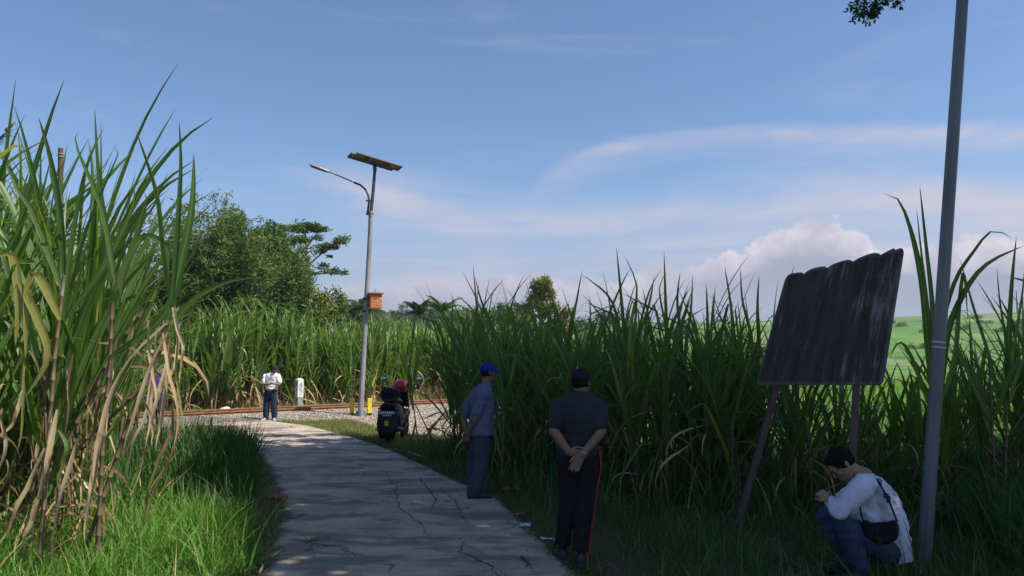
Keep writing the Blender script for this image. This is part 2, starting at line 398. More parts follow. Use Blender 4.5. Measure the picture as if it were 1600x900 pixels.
# gravel apron + embankment --------------------------------------
TD = Vector((.70, .714, 0)).normalized(); TN = Vector((-TD.y, TD.x, 0))     # along track, and away from the camera
T0 = Vector((-7.5, 24.35, 0))                                            # near rail passes here
RT = .20
grav_front = [tuple(G(*p))[:2] for p in ((240,668),(330,662),(430,659),(480,660),(540,656),(575,664),(610,676),(650,681),(700,683))]
g_end = T0 + TD*120; gs = T0 - TD*8
GRAV = [(-16.0,19.5)] + [p for p in grav_front] + [(1.5,17.6),(4.0,19.8),(8,24.5)] + [tuple((g_end-TN*2.2))[:2], tuple((g_end+TN*4))[:2], tuple((T0+TN*3.6))[:2], tuple((gs+TN*3.2))[:2], (-20,20)]
def gravel_mat():
    m = bpy.data.materials.new('gravel'); m.use_nodes = True; t = NT(m.node_tree); b = t.n['Principled BSDF']
    v = t.node('ShaderNodeTexCoord').outputs['Object']
    vo = t.node('ShaderNodeTexVoronoi'); vo.inputs['Scale'].default_value = 16; t.put(vo.inputs['Vector'], v)
    g = t.node('ShaderNodeSeparateColor'); t.put(g.inputs[0], vo.outputs['Color'])
    col = t.mix(g.outputs[0], (.20,.165,.13), (.42,.36,.29)); col = t.mix(t.ss(vo.outputs['Distance'], .28, .6, 0, .85), col, (.04,.034,.028))
    col = t.mix(t.ss(t.noise(v, .7, 5), .5, .68, 0, .35), col, (.17,.12,.08))
    t.put(b.inputs['Base Color'], col); b.inputs['Roughness'].default_value = .95
    bn = t.node('ShaderNodeBump'); bn.inputs['Strength'].default_value = 1; bn.inputs['Distance'].default_value = .04
    t.put(bn.inputs['Height'], t.m('MULTIPLY', vo.outputs['Distance'], -1)); t.l.new(bn.outputs[0], b.inputs['Normal'])
    return m
M_grav = gravel_mat()
bm = bmesh.new(); vs = [bm.verts.new((x, y, .006)) for x, y in GRAV]; f = bm.faces.new(vs); bmesh.ops.triangulate(bm, faces=[f])
me = bpy.data.meshes.new('gravel_bed'); bm.to_mesh(me); bm.free(); tag(link('gravel_bed', me, M_grav), kind='structure')
# ballast shoulder under the rails (raised cross-section swept along the line)
prof = [(-2.3,.0),(-1.5,.06),(-.5,.09),(.5,.09),(1.8,.09),(2.8,.02)]
V = []; n = 150
for i in range(n):
    s_ = 10 + (i/(n-1))**1.6*150; c0 = T0 + TD*(s_-18)
    for a, z in prof:
        p = c0 + TN*a; V.append((p.x, p.y, z*1 + .012*noise.noise((p.x*1.5, p.y*1.5, 0)) + .01))
k = len(prof); tag(link('ballast', np_mesh('ballast', V, [(i*k+j, i*k+j+1, (i+1)*k+j+1, (i+1)*k+j) for i in range(n-1) for j in range(k-1)]), M_grav), kind='structure')
# loose stones on the gravel
def stones(name, poly, n, s0, s1, m, avoid=(), z0=.015, zf=None):
    x, y = scatter(poly, n, avoid); s = rng.uniform(s0, s1, n)
    base = np.array([(1,0,0),(-1,0,0),(0,1,0),(0,-1,0),(0,0,.8),(0,0,-.6)]); tri = np.array([(0,2,4),(2,1,4),(1,3,4),(3,0,4),(2,0,5),(1,2,5),(3,1,5),(0,3,5)])
    a = rng.uniform(0, 6.28, n); j = rng.uniform(.6, 1.3, (n, 6, 3)); B = base[None]*j
    ca, sa = np.cos(a)[:, None], np.sin(a)[:, None]; X = (B[..., 0]*ca-B[..., 1]*sa)*s[:, None]+x[:, None]; Y = (B[..., 0]*sa+B[..., 1]*ca)*s[:, None]+y[:, None]
    zz = np.zeros(n)+z0 if zf is None else zf(x, y)
    Z = B[..., 2]*s[:, None]*.7 + zz[:, None]; V = np.stack([X, Y, Z], -1).reshape(-1, 3)
    Fq = (tri[None]+(np.arange(n)*6)[:, None, None]).reshape(-1, 3)
    o = link(name, np_mesh(name, V, Fq, tint=np.repeat(rng.random(n), 6)), m); return o
M_stone = mat('stone_chips', (.15,.12,.09), (.50,.43,.34), 20, .9, tint=True)
gz = [p for p in GRAV[:12]] + [(6,24),(1.5,33.5),(-5.6,27)] + [tuple((T0+TN*.2-TD*1))[:2], tuple((gs+TN*0))[:2]]
def zb(x, y):
    a = (x-T0.x)*TN.x+(y-T0.y)*TN.y; s_ = (x-T0.x)*TD.x+(y-T0.y)*TD.y
    return np.where(s_ > -8, np.interp(a, [p[0] for p in prof], [p[1]+.012 for p in prof]), .012)
tag(stones('gravel_stones', gz, 26000, .018, .042, M_stone, [PATH], zf=zb), 'loose grey brown track gravel between the path and the rails', 'gravel', kind='stuff')

# rails ----------------------------------------------------------
M_rust = mat('rusty_rail', (.19,.075,.035), (.30,.145,.075), 6, .75, metal=.1, stretch=(1,1,6), c3=(.07,.035,.025), s3=9, lo3=.55, hi3=.75)
M_sleeper = mat('concrete_sleeper', (.22,.2,.17), (.3,.27,.23), 8, .9, bump=.3)
track = empty('railway_track', T0); tag(track, kind='structure')
RP = [(-.06,0),(.06,0),(.06,.012),(.012,.028),(.010,.098),(.034,.108),(.034,.140),(-.034,.140),(-.034,.108),(-.010,.098),(-.012,.028),(-.06,.012)]
def rail(off, s0, s1, parent, name='rail', O=None, D_=None, N_=None, bend=0, sc=1.25, z0=None):
    O = O or T0; D_ = D_ or TD; N_ = N_ or TN; n = 24; V = []; z0 = RT-.16 if z0 is None else z0
    for i in range(n):
        s_ = s0+(s1-s0)*i/(n-1); c_ = O + D_*s_ + N_*(off+bend*math.sin(math.pi*i/(n-1)))
        for a, z in RP: q = c_ + N_*a*sc; V.append((q.x, q.y, z*sc+z0))
    k = len(RP); Fc = [(i*k+j, i*k+(j+1) % k, (i+1)*k+(j+1) % k, (i+1)*k+j) for i in range(n-1) for j in range(k)] + [tuple(range(k)), tuple(range((n-1)*k, n*k))]
    mb = MB(); mb.add([Vector(v)-(parent.location if parent else Vector()) for v in V], Fc); return mb.build(name, M_rust, parent)
rail(0, -14, 150, track); rail(1.14, -14, 150, track)
sl = MB(); sl.box((0,0,0), (2.0,.22,.09)); sm = sl.mesh('sleeper'); sm.materials.append(M_sleeper)
for i in range(90):
    o = link('sleeper', sm, None, track, TD*(-6+i*.62)+TN*.57+Vector((0,0,.075))); o.rotation_euler = (0,0,math.atan2(TN.y,TN.x))
# an old rail lying in the grass left of the crossing
a, b = G(252,626,.05), G(348,638,.05); d = (b-a); d.z = 0; L_ = d.length; d.normalize()
old = rail(0, -1.5, L_, None, 'old_rail', a, d, Vector((-d.y, d.x, 0)), bend=.06, sc=.8, z0=.10)
tag(old, 'thin rusty rail lying in the grass left of the crossing', 'rail')
# ================================================================ VEGETATION
GA, GB = (.030,.085,.022), (.065,.15,.035)
M_leaf = mat('cane_leaf', (.038,.090,.020), (.125,.20,.048), 2, .42, trans=.42, tcol=(1.8,2.0,.5), rnd=.75, midrib=(.20,.27,.11), spec=.38)
M_leaf_s = mat('cane_leaf_mass', (.040,.105,.020), (.20,.28,.075), 2, .45, trans=.33, tcol=(1.5,1.8,.6), tint=True, spec=.35)
M_leaf_y = mat('cane_leaf_yellowing', (.20,.21,.05), (.30,.24,.07), 3, .5, trans=.3, rnd=.6, midrib=(.35,.33,.15), spec=.3)
M_dry = mat('cane_leaf_dry', (.64,.52,.33), (.40,.28,.15), 4, .75, c3=(.25,.16,.09), s3=9, lo3=.54, hi3=.64, trans=.2, tcol=(1.2,1,.7), rnd=.7, stretch=(1,1,.4), spec=.2)
M_dry_s = mat('cane_straw', (.42,.31,.15), (.20,.13,.06), 4, .8, trans=.15, tcol=(1.2,1,.7), tint=True, spec=.2)
M_dry_d = mat('cane_leaf_brown', (.27,.17,.09), (.13,.08,.045), 4, .8, trans=.15, rnd=.6, stretch=(1,1,.4), spec=.15)
M_stalk = mat('cane_stalk', (.13,.065,.055), (.16,.13,.055), 3, .5, rnd=.5, stretch=(1,1,.5), c3=(.26,.19,.13), s3=5, lo3=.52, hi3=.66)
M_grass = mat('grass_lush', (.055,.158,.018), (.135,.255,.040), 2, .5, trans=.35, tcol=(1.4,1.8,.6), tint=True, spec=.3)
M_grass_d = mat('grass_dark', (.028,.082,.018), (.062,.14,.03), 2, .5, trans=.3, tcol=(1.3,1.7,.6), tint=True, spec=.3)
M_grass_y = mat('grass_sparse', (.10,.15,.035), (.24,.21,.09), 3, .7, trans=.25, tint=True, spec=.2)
M_crop = mat('crop_bright', (.09,.22,.025), (.17,.31,.05), 3, .5, trans=.45, tcol=(1.5,1.8,.6), tint=True, spec=.25)

def leaf_arrays(L, w, el0, droop, segs=10, two=True, kink=None, twist=0, wav=0, seed=0):
    """one strap leaf from the origin, heading +X, rising at el0 and arching over; returns V, F, UV"""
    r = random.Random(seed); p = np.array([0., 0, 0]); el = el0; V = []; UV = []; a = 0
    for i in range(segs+1):
        s = i/segs; ww = w*.5*(min(1, .42+3.0*s))*(max(0, 1-s**2.4))**.9 + .0008
        d = np.array([math.cos(el)*math.cos(a), math.cos(el)*math.sin(a), math.sin(el)])
        tw = twist*s; sd_ = np.array([-math.sin(a), math.cos(a), 0])*math.cos(tw) + np.cross(d, [-math.sin(a), math.cos(a), 0])*math.sin(tw)
        nn = np.cross(sd_, d); fold = ww*.35*(1-s*.6)
        if two: V += [p-sd_*ww+nn*-fold*-1, p, p+sd_*ww+nn*fold]; UV += [(0, s), (.5, s), (1, s)]
        else: V += [p-sd_*ww, p+sd_*ww]; UV += [(0, s), (1, s)]
        p = p + d*L/segs
        el -= droop*(s**1.5)*2.2/segs + r.uniform(-wav, wav)
        if kink and abs(s-kink[0]) < .5/segs: el -= kink[1]
        el = max(el, -1.45); a += r.uniform(-.04, .04)
    k = 3 if two else 2
    Fq = [(i*k+j, (i+1)*k+j, (i+1)*k+j+1, i*k+j+1) for i in range(segs) for j in range(k-1)]
    return np.array(V), np.array(Fq), np.array(UV)
LEAFS = []
for i in range(16):
    droop = [0.15,.35,.6,.9,1.25,1.7,2.2,2.7][i % 8]; kink = (random.uniform(.55,.8), random.uniform(.8,1.7)) if i % 5 == 3 else None
    V, Fq, UV = leaf_arrays(1.0, .048, R(78), droop, 11, True, kink, random.uniform(-.7,.7), .03, i)
    me = np_mesh('leaf', V, Fq, UV, smooth=True); me.materials.append(M_leaf); LEAFS.append(me)
LEAFS_Y = [m_.copy() for m_ in LEAFS[3:8]]
for m_ in LEAFS_Y: m_.materials.clear(); m_.materials.append(M_leaf_y)
DRYS = []
for i in range(7):
    V, Fq, UV = leaf_arrays(1.0, .036, R(random.uniform(-30,45)), random.uniform(2.6,4.2), 11, True, None, random.uniform(-3,3), .10, 50+i)
    me = np_mesh('dry_leaf', V, Fq, UV, smooth=True); me.materials.append(M_dry if i % 2 else M_dry_d); DRYS.append(me)
def stalk_mesh(pts, r0, r1, n=7, node=.13):
    """cane stem with the swollen joints along it"""
    pts = [Vector(p) for p in pts]; L = sum((b-a).length for a, b in zip(pts[:-1], pts[1:])); k = max(4, int(L/node)); P2 = []; rr = []
    def at(s):
        d = s*L
        for a, b in zip(pts[:-1], pts[1:]):
            l = (b-a).length
            if d <= l+1e-6: return a.lerp(b, d/l)
            d -= l
        return pts[-1]
    for i in range(k+1):
        s = i/k; r = r0*(1-s)+r1*s
        for e, f in ((-.004/L, .92), (0, 1.10), (.006/L, .97)):
            if 0 <= s+e <= 1: P2.append(at(s+e)); rr.append(r*f)
    mb = MB(); mb.tube(P2, rr, n); me = mb.mesh('stalk', True); me.materials.append(M_stalk); return me
STALKS = [stalk_mesh([(0,0,0),(random.uniform(-.04,.04),random.uniform(-.04,.04),.45),(random.uniform(-.10,.10),random.uniform(-.1,.1),1.0)], .0125, .009, 6, .11) for _ in range(5)]
def place(me, name, parent, loc, az, tilt=0, sc=1, roll=0, wid=1):
    o = bpy.data.objects.new(name, me); COL.objects.link(o); o.parent = parent
    o.matrix_local = Matrix.Translation(loc) @ Matrix.Rotation(az, 4, 'Z') @ Matrix.Rotation(-tilt, 4, 'Y') @ Matrix.Rotation(roll, 4, 'X') @ Matrix.Diagonal((sc, sc*wid, sc, 1))
    return o
def cane(x, y, h, label, group, nst=3, nl=6, dry=2, lean=(0,0), spread=.16, wid=1.0, yellow=.05, lowleaf=True, upright=False):
    """one stool of cane, every stalk and every leaf its own part"""
    t = empty('sugarcane_plant', (x, y, 0), label=label, cat='sugarcane', group=group)
    for k in range(nst):
        a = random.uniform(0, 6.28); r = random.uniform(.02, spread); b = Vector((r*math.cos(a), r*math.sin(a), 0))
        sh = h*random.uniform(.40, .58); lx, ly = lean[0]+random.uniform(-.14,.14), lean[1]+random.uniform(-.12,.12)
        me = random.choice(STALKS); az = random.uniform(0, 6.28)
        o = place(me, 'stalk', t, b, az, 0, 1); top = me.vertices[-1].co
        M = Matrix.Translation(b) @ Matrix(((1,0,lx,0),(0,1,ly,0),(0,0,1,0),(0,0,0,1))) @ Matrix.Rotation(az, 4, 'Z') @ Matrix.Diagonal((1.1, 1.1, sh, 1))
        o.matrix_local = M
        laz = random.uniform(0, 6.28)
        for j in range(nl):
            s = (j+.5)/nl; zz = sh*(.30+.70*s) if lowleaf else sh*(.5+.5*s)
            p = M @ Vector((top.x*zz/sh, top.y*zz/sh, zz/sh)); laz += 3.14+random.uniform(-.7,.7)
            Ln = (h-sh)*random.uniform(.95,1.3)*(.75+.35*s)
            tilt = R(random.uniform(-34,-10))*(1-.75*s)
            src = LEAFS if random.random() > yellow else LEAFS_Y
            lst = src if s < .75 or src is LEAFS_Y else [LEAFS[q] for q in (0,1,2,3,8,9,10,11)]
            if upright: tilt *= .5; lst = [LEAFS[q] for q in (0,1,2,3,8,9,10,11,4,12)] if src is LEAFS else src; Ln *= 1.12
            place(random.choice(lst), 'leaf', t, p, laz, tilt, Ln, random.uniform(-.2,.2), wid*.95/max(.8, Ln))
        for j in range(dry):
            zz = sh*random.uniform(.25,.95); p = M @ Vector((top.x*zz/sh, top.y*zz/sh, zz/sh))
            place(random.choice(DRYS), 'dry_leaf', t, p, random.uniform(0, 6.28), R(random.uniform(-20,20)), random.uniform(.5, .95)*min(1, zz/.8+.3), 0, 1)
    return t
# joined leaf masses for stools whose leaves are too fine to tell apart
def leaf_mass(nst, nl, h, spread, seg=6, dry=.0, w_=.05, up=0):
    Vs, Fs, T, b = [], [], [], 0; Vd, Fd, Td, bd = [], [], [], 0
    for k in range(nst):
        a = random.uniform(0, 6.28); r = random.uniform(0, spread); bx, by = r*math.cos(a), r*math.sin(a); sh = h*random.uniform(.42,.62); lx, ly = random.uniform(-.15,.15), random.uniform(-.15,.15)
        laz = random.uniform(0, 6.28)
        for j in range(nl):
            s = (j+.3)/nl; zz = sh*(.12+.88*s); laz += 3.14+random.uniform(-.8,.8); L = (h-sh)*random.uniform(.85,1.25)*(.75+.3*s)
            isd = random.random() < dry*(1.25-s)
            if isd: V, Fq, _ = leaf_arrays(L*.75, .05, R(random.uniform(-60,0)), 2.6, seg, False, None, random.uniform(-2,2), .08, random.random())
            else: V, Fq, _ = leaf_arrays(L, w_, R(random.uniform(58,74)+14*s), random.choice([.5,1.2,2.0,2.8,3.4])*(1.2-.5*s), seg, False, None, random.uniform(-.8,.8), .04, random.random())
            c_, s_ = math.cos(laz), math.sin(laz); V = np.stack([V[:,0]*c_-V[:,1]*s_+bx+lx*zz, V[:,0]*s_+V[:,1]*c_+by+ly*zz, V[:,2]+zz], 1)
            if isd: Vd.append(V); Fd.append(Fq+bd); Td += [random.random()]*len(V); bd += len(V)
            else: Vs.append(V); Fs.append(Fq+b); T += [random.random()]*len(V); b += len(V)
    me = np_mesh('leaves', np.concatenate(Vs), np.concatenate(Fs), tint=T); me.materials.append(M_leaf_s)
    md = None
    if Vd: md = np_mesh('dry_leaves', np.concatenate(Vd), np.concatenate(Fd), tint=Td); md.materials.append(M_dry_s)
    return me, md
MASS = [leaf_mass(6, 12, 1.0*3.65, .28, 7, .26, .078) for _ in range(8)]
MASSN = [leaf_mass(5, 10, 2.9, .22, 7, .12) for _ in range(6)]
for a, b in MASSN: a.materials[0] = M_leaf_s
def clump_stalks(n, h, spread):
    mb = MB()
    for k in range(n):
        a = random.uniform(0, 6.28); r = random.uniform(0, spread); p = Vector((r*math.cos(a), r*math.sin(a), 0)); q = p+Vector((random.uniform(-.2,.2), random.uniform(-.2,.2), h*random.uniform(.5,.7)))
        mb.tube([p, p.lerp(q,.5)+Vector((.02,0,0)), q], [.016,.014,.01], 4)
    me = mb.mesh('stalks'); me.materials.append(M_stalk); return me
CST = [clump_stalks(6, 3.0, .28) for _ in range(4)]
def far_cane(x, y, sc, label, group, masses=MASS, cst=CST, zs=1):
    t = empty('sugarcane_plant', (x, y, 0), random.uniform(0, 6.28), label=label, cat='sugarcane', group=group); t.scale = (sc, sc, sc*zs)
    me, md = random.choice(masses); o = link('leaves', me, None, t)
    if md: link('dry_leaves', md, None, t)
    link('stalks', random.choice(cst), None, t)
    return t

# ---- far cane wall beyond the railway
def near_mark(px, marks):
    return min(marks, key=lambda m_: abs(m_[0]-px))[1]
FARM = [(120,'behind the left sugarcane stand'),(290,'left of the man in white'),(360,'behind the rock heap by the rails'),(424,'behind the man in white'),(467,'behind the kilometre post'),(515,'between the kilometre post and the lamp'),(563,'behind the lamp pole'),(620,'behind the motorcycle'),(680,'where the right row begins'),(760,'behind the man in the blue cap'),(850,'between the two standing men'),(905,'behind the dark shirted man'),(1010,'right of the dark shirted man'),(1130,'left of the board')]
NEARM = [(650,'by the motorcycle'),(705,'left of the man in the blue cap'),(750,'behind the man in the blue cap'),(830,'between the two standing men'),(905,'behind the dark shirted man'),(980,'just right of the dark shirted man'),(1080,'between dark shirted man and board'),(1150,'left of the board'),(1210,'behind the left post of the board'),(1280,'under the board'),(1345,'behind the right post of the board'),(1410,'behind the squatting man'),(1455,'behind the grey pole'),(1520,'right of the grey pole'),(1600,'at the right edge of the view')]
ROWW = ['front row', 'second row', 'third row', 'back row']
def pxof(x, y): return 800+F*x/(y*CP)
gfar = 'sugarcane plants along the far side of the railway'
n_far = 0
def wall_front(s_): return 3.2 + .35*math.sin(s_*.9) + .2*math.sin(s_*2.3)
s_ = -9.0
while s_ < 26:
    for row in range(3):
        off = wall_front(s_) + row*.55 + random.uniform(-.15,.15) + (3.2 if s_ < -2.6 else 0)
        q = T0+TD*(s_+random.uniform(-.2,.2)+row*.2)+TN*off
        hh = (1.02+.10*noise.noise((s_*.35, 0, 0)))*random.uniform(.9,1.08)*(1.03-.004*max(0, s_))
        far_cane(q.x, q.y, hh, 'cane plant, %s of the far wall, %s' % (ROWW[row], near_mark(pxof(q.x,q.y), FARM)), gfar); n_far += 1
    s_ += .68 + .008*max(0, s_)
# what stands behind the front rows: the rest of that field as one mass
def mass_field(name, cells, masses, sc0, m, label, cat='cane field'):
    Vs, Fs, T, b = [], [], [], 0
    for (x, y, sc) in cells:
        me = random.choice(masses)[0]; n = len(me.vertices); co = np.empty(n*3, np.float32); me.vertices.foreach_get('co', co); co = co.reshape(-1,3)
        fi = np.empty(len(me.loops), np.int32); me.loops.foreach_get('vertex_index', fi); fi = fi.reshape(-1,4)
        tt = np.empty(n, np.float32); me.attributes['tint'].data.foreach_get('value', tt)
        a = random.uniform(0, 6.28); c_, s_ = math.cos(a), math.sin(a)
        Vs.append(np.stack([(co[:,0]*c_-co[:,1]*s_)*sc+x, (co[:,0]*s_+co[:,1]*c_)*sc+y, co[:,2]*sc+HT(np.float64(x), np.float64(y))], 1)); Fs.append(fi+b); T.append(tt); b += n
    o = link(name, np_mesh(name, np.concatenate(Vs), np.concatenate(Fs), tint=np.concatenate(T)), m); return tag(o, label, cat, kind='stuff')
MLOW = [leaf_mass(3, 7, 3.5, .3, 4, 0, .10) for _ in range(5)]
cells = []
for _ in range(520):
    s_ = random.uniform(-12, 45); off = 5.0+random.random()**1.3*22; q = T0+TD*s_+TN*off; cells.append((q.x, q.y, random.uniform(.92,1.06)))
mass_field('cane_field', cells, MLOW, 1, M_leaf_s, 'dense sugarcane field filling the ground behind its front rows beyond the railway')

# ---- near cane on the right of the path (shaded, rank, leaves arching)
front = [(-1.15,14.2)] + [tuple(G(*p))[:2] for p in ((700,716),(760,738),(860,762),(1000,790),(1150,806),(1300,802),(1450,796),(1600,786))] + [(8.6,9.6),(11,10)]
FR = resample(front, 200); fl = np.r_[0, np.cumsum(np.hypot(*np.diff(FR, axis=0).T))]
def fpt(s):
    x = np.interp(s, fl, FR[:,0]); y = np.interp(s, fl, FR[:,1]); x2 = np.interp(s+.1, fl, FR[:,0]); y2 = np.interp(s+.1, fl, FR[:,1])
    t = Vector((x2-x, y2-y, 0)).normalized(); return Vector((x, y, 0)), Vector((-t.y, t.x, 0))
# top of the row as read off the photograph: (px, py) -> local height
skyl = [(660,500),(690,476),(740,464),(800,460),(860,464),(900,470),(950,440),(1000,432),(1060,446),(1100,460),(1140,448),(1190,454),(1230,510),(1330,556),(1400,570),(1450,552),(1500,500),(1560,468),(1700,450)]
def toph(x, y):
    px = 800+F*x/(y*CP) ; py = np.interp(px, [a for a,_ in skyl], [b for _,b in skyl]); return P(px, py, y).z
gnear = 'sugarcane plants in the row right of the path'
nr = 0; s_ = 0.0
while s_ < fl[-1]-.2:
    for row in range(4):
        p, nn = fpt(s_+random.uniform(-.12,.12)+.2*(row % 2)); q = p+nn*(.25+row*.62+random.uniform(-.14,.14)) if s_ > 1 else p+nn*(.1+row*.45)
        px0 = 800+F*q.x/(q.y*CP)
        if row >= 2 and random.random() < (.15 if px0 < 980 else .5 if px0 < 1200 else .85): continue
        h = toph(q.x, q.y)*random.uniform(.86,1.08)
        px = 800+F*q.x/(q.y*CP)
        lab = '%s sugarcane plant in the %s right of the path, %s' % ('shaded' if row < 2 else 'inner', ROWW[row], near_mark(px, NEARM))
        if len(lab.split()) > 16: lab = lab.replace(' right of the path', '')
        if len(lab.split()) > 16: lab = lab.replace(' in the ', ', ').replace('sugarcane plant', 'cane')
        if row < 2: cane(q.x, q.y, h, lab, gnear, nst=3, nl=7, dry=1 if row else 2, yellow=.04, wid=1.05)
        else: far_cane(q.x, q.y, h*.93/2.9, lab, gnear, MASSN)
        nr += 1
    s_ += .50
print('near cane', nr, 'far cane', n_far)

# ---- hand placed leaves: ribbons along a real curve in space
def ribbon(pts, w_, m, parent, name='leaf', face=None, taper=True, segs=14, pieces=True, w0=.4):
    """pts: world points; the strap is turned about half towards the viewer's side like a leaf on edge"""
    pts = [Vector(p) for p in pts]; L = [0]
    for a, b in zip(pts[:-1], pts[1:]): L.append(L[-1]+(b-a).length)
    def cr(u):
        d = u*L[-1]; i = max(0, min(len(pts)-2, next((k for k in range(len(pts)-1) if d <= L[k+1]+1e-9), len(pts)-2)))
        t = (d-L[i])/(L[i+1]-L[i]); p0 = pts[max(i-1,0)]; p1 = pts[i]; p2 = pts[i+1]; p3 = pts[min(i+2, len(pts)-1)]
        return .5*((2*p1)+(p2-p0)*t+(2*p0-5*p1+4*p2-p3)*t*t+(3*p1-p0-3*p2+p3)*t**3)
    V, UV = [], []; face = Vector(face or (random.uniform(-.6,.6), -1, random.uniform(-.2,.3))).normalized(); off = parent.location if parent else Vector()
    wob = random.uniform(0,50)
    for i in range(segs+1):
        u = i/segs; p = cr(u) + (Vector((noise.noise((u*5,wob,0)), noise.noise((u*5,wob,9)), 0))*.014*min(1,u*3) if name == 'dry_leaf' else Vector()); tw_ = (1.3*noise.noise((u*2.2,wob,4)) if name == 'dry_leaf' else 0); d = (cr(min(1,u+.02))-cr(max(0,u-.02))).normalized(); s_ = d.cross(face).normalized(); s_ = (s_*math.cos(tw_)+d.cross(s_)*math.sin(tw_)); nn = s_.cross(d)
        ww = w_*.5*(min(1, w0+3*u))*(max(0, 1-u**3) if taper else 1)+.0008; f_ = ww*.4
        for e in (-1,0,1): V.append(p+s_*ww*e+nn*f_*abs(e)-off); UV.append(((e+1)/2, u))
    Fq = [(i*3+j, (i+1)*3+j, (i+1)*3+j+1, i*3+j+1) for i in range(segs) for j in range(2)]
    o = link(name, np_mesh(name, [tuple(v) for v in V], Fq, UV, smooth=True), m, parent); return o
def rib_px(pl, Y, w_, m, parent, dY=0, **kw):
    n = len(pl); return ribbon([P(a, b, Y+dY*i/(n-1)) for i, (a, b) in enumerate(pl)], w_, m, parent, **kw)
def stalk_px(pl, Y, r0, r1, parent, dY=0, name='stalk'):
    n = len(pl); pts = [P(a, b, Y+dY*i/(n-1))-parent.location for i, (a, b) in enumerate(pl)]
    me = stalk_mesh(pts, r0, r1, 8, .14); return link(name, me, None, parent)

# plant beside the grey pole
t = empty('sugarcane_plant', (*tuple(G(1462,800))[:2], 0), label='tallest sugarcane plant just behind the tall grey pole, its leaves fanning out above', cat='sugarcane')
Y = t.location.y
stalk_px([(1462,800),(1462,700),(1464,600)], Y, .017, .012, t)
for pl, w_ in [([(1462,640),(1452,560),(1440,440),(1420,350),(1400,308),(1380,302)],.085), ([(1460,600),(1456,480),(1446,380),(1437,290)],.06), ([(1463,600),(1452,500),(1440,400),(1432,325)],.035),
               ([(1466,600),(1470,520),(1492,440),(1520,395),(1550,361),(1582,372)],.05), ([(1470,620),(1480,520),(1510,450),(1545,410),(1600,384)],.075),
               ([(1466,640),(1490,560),(1497,480),(1505,425),(1512,500)],.07), ([(1462,660),(1425,560),(1405,535),(1390,560)],.05)]:
    rib_px(pl, Y, w_, M_leaf, t, dY=random.uniform(-.4,.4))
# outer plant on the right edge of the view
t = empty('sugarcane_plant', (*tuple(G(1570,800))[:2], 0), label='sugarcane plant with stiff pointed leaves at the right edge behind the pole', cat='sugarcane'); Y = t.location.y
stalk_px([(1570,800),(1572,700),(1575,560)], Y, .016, .012, t); stalk_px([(1560,800),(1552,700),(1545,560)], Y, .015, .012, t)
for pl, w_ in [([(1572,640),(1574,560),(1580,450),(1588,370)],.06), ([(1560,640),(1545,560),(1520,480),(1500,405)],.055), ([(1550,660),(1520,600),(1490,530),(1478,515)],.06), ([(1575,640),(1572,540),(1562,470),(1558,420)],.03),
               ([(1565,660),(1590,580),(1620,520),(1640,500)],.06), ([(1568,640),(1584,540),(1598,450),(1602,400)],.04), ([(1555,700),(1530,620),(1520,580),(1470,560)],.05), ([(1560,640),(1575,590),(1600,545)],.05)]:
    rib_px(pl, Y, w_, M_leaf, t, dY=random.uniform(-.3,.3))
t = empty('banana_leaf_plant', (*tuple(G(1640,800))[:2], 0), label='broad dark banana leaf tip poking in at the right edge', cat='banana plant'); Y = t.location.y
rib_px([(1690,560),(1660,470),(1620,448),(1574,432)], Y, .20, M_leaf, t, face=(.2,-.5,.8)); rib_px([(1650,800),(1670,660),(1690,560)], Y, .09, M_leaf, t, name='stem', taper=False)
# tips that stand up out of the right row
gt = 'tall single leaves'
for base, tips in [((985,700),[([(985,620),(975,520),(968,440),(963,386)],.06), ([(990,640),(985,520),(995,450),(975,398)],.045), ([(980,600),(960,480),(925,440),(908,430)],.045),([(985,620),(1000,520),(1016,470),(1022,430)],.04)]),
                   ((905,690),[([(905,640),(890,540),(868,480),(850,436)],.05), ([(905,640),(880,560),(845,500),(800,470)],.05)]),
                   ((785,680),[([(785,640),(765,540),(735,480),(712,462)],.05), ([(790,640),(770,520),(752,470),(742,432)],.05), ([(780,660),(750,560),(720,500),(704,458)],.045)]),
                   ((1062,700),[([(1062,640),(1064,540),(1058,470),(1063,425)],.06), ([(1066,640),(1072,540),(1080,480),(1082,430)],.05), ([(1062,620),(1042,520),(1030,450),(1043,425)],.04)]),
                   ((1160,700),[([(1160,640),(1150,560),(1142,480),(1132,415)],.055), ([(1165,640),(1175,540),(1160,470),(1157,418)],.05), ([(1165,640),(1184,560),(1183,480),(1186,430)],.07), ([(1155,640),(1130,560),(1115,500),(1118,455)],.045)])]:
    b = G(base[0], 775); b.y += .5; t = empty('sugarcane_plant', (b.x, b.y, 0), label={985:'tallest plant of the right row, leaf tips just right of the dark capped head', 905:'sugarcane plant leaning left between the two standing men, slim leaf tips above', 785:'sugarcane plant with long leaves leaning left above the man in the blue cap', 1062:'sugarcane plant with stiff upright leaves above the gap before the board', 1160:'sugarcane plant with one folded upright leaf just left of the weathered board'}[base[0]], cat='sugarcane')
    stalk_px([(base[0], 780), (base[0], 700), (base[0]+2, 620)], b.y, .016, .012, t)
    for pl, w_ in tips: rib_px(pl, b.y, w_, M_leaf, t, dY=random.uniform(-.3,.3))
    for k in range(4):
        a = random.uniform(-60,60); rib_px([(base[0],680+k*15),(base[0]+a*.5,600+k*12),(base[0]+a,560+k*20),(base[0]+a*1.7,600+k*25)], b.y, .045, M_leaf, t)
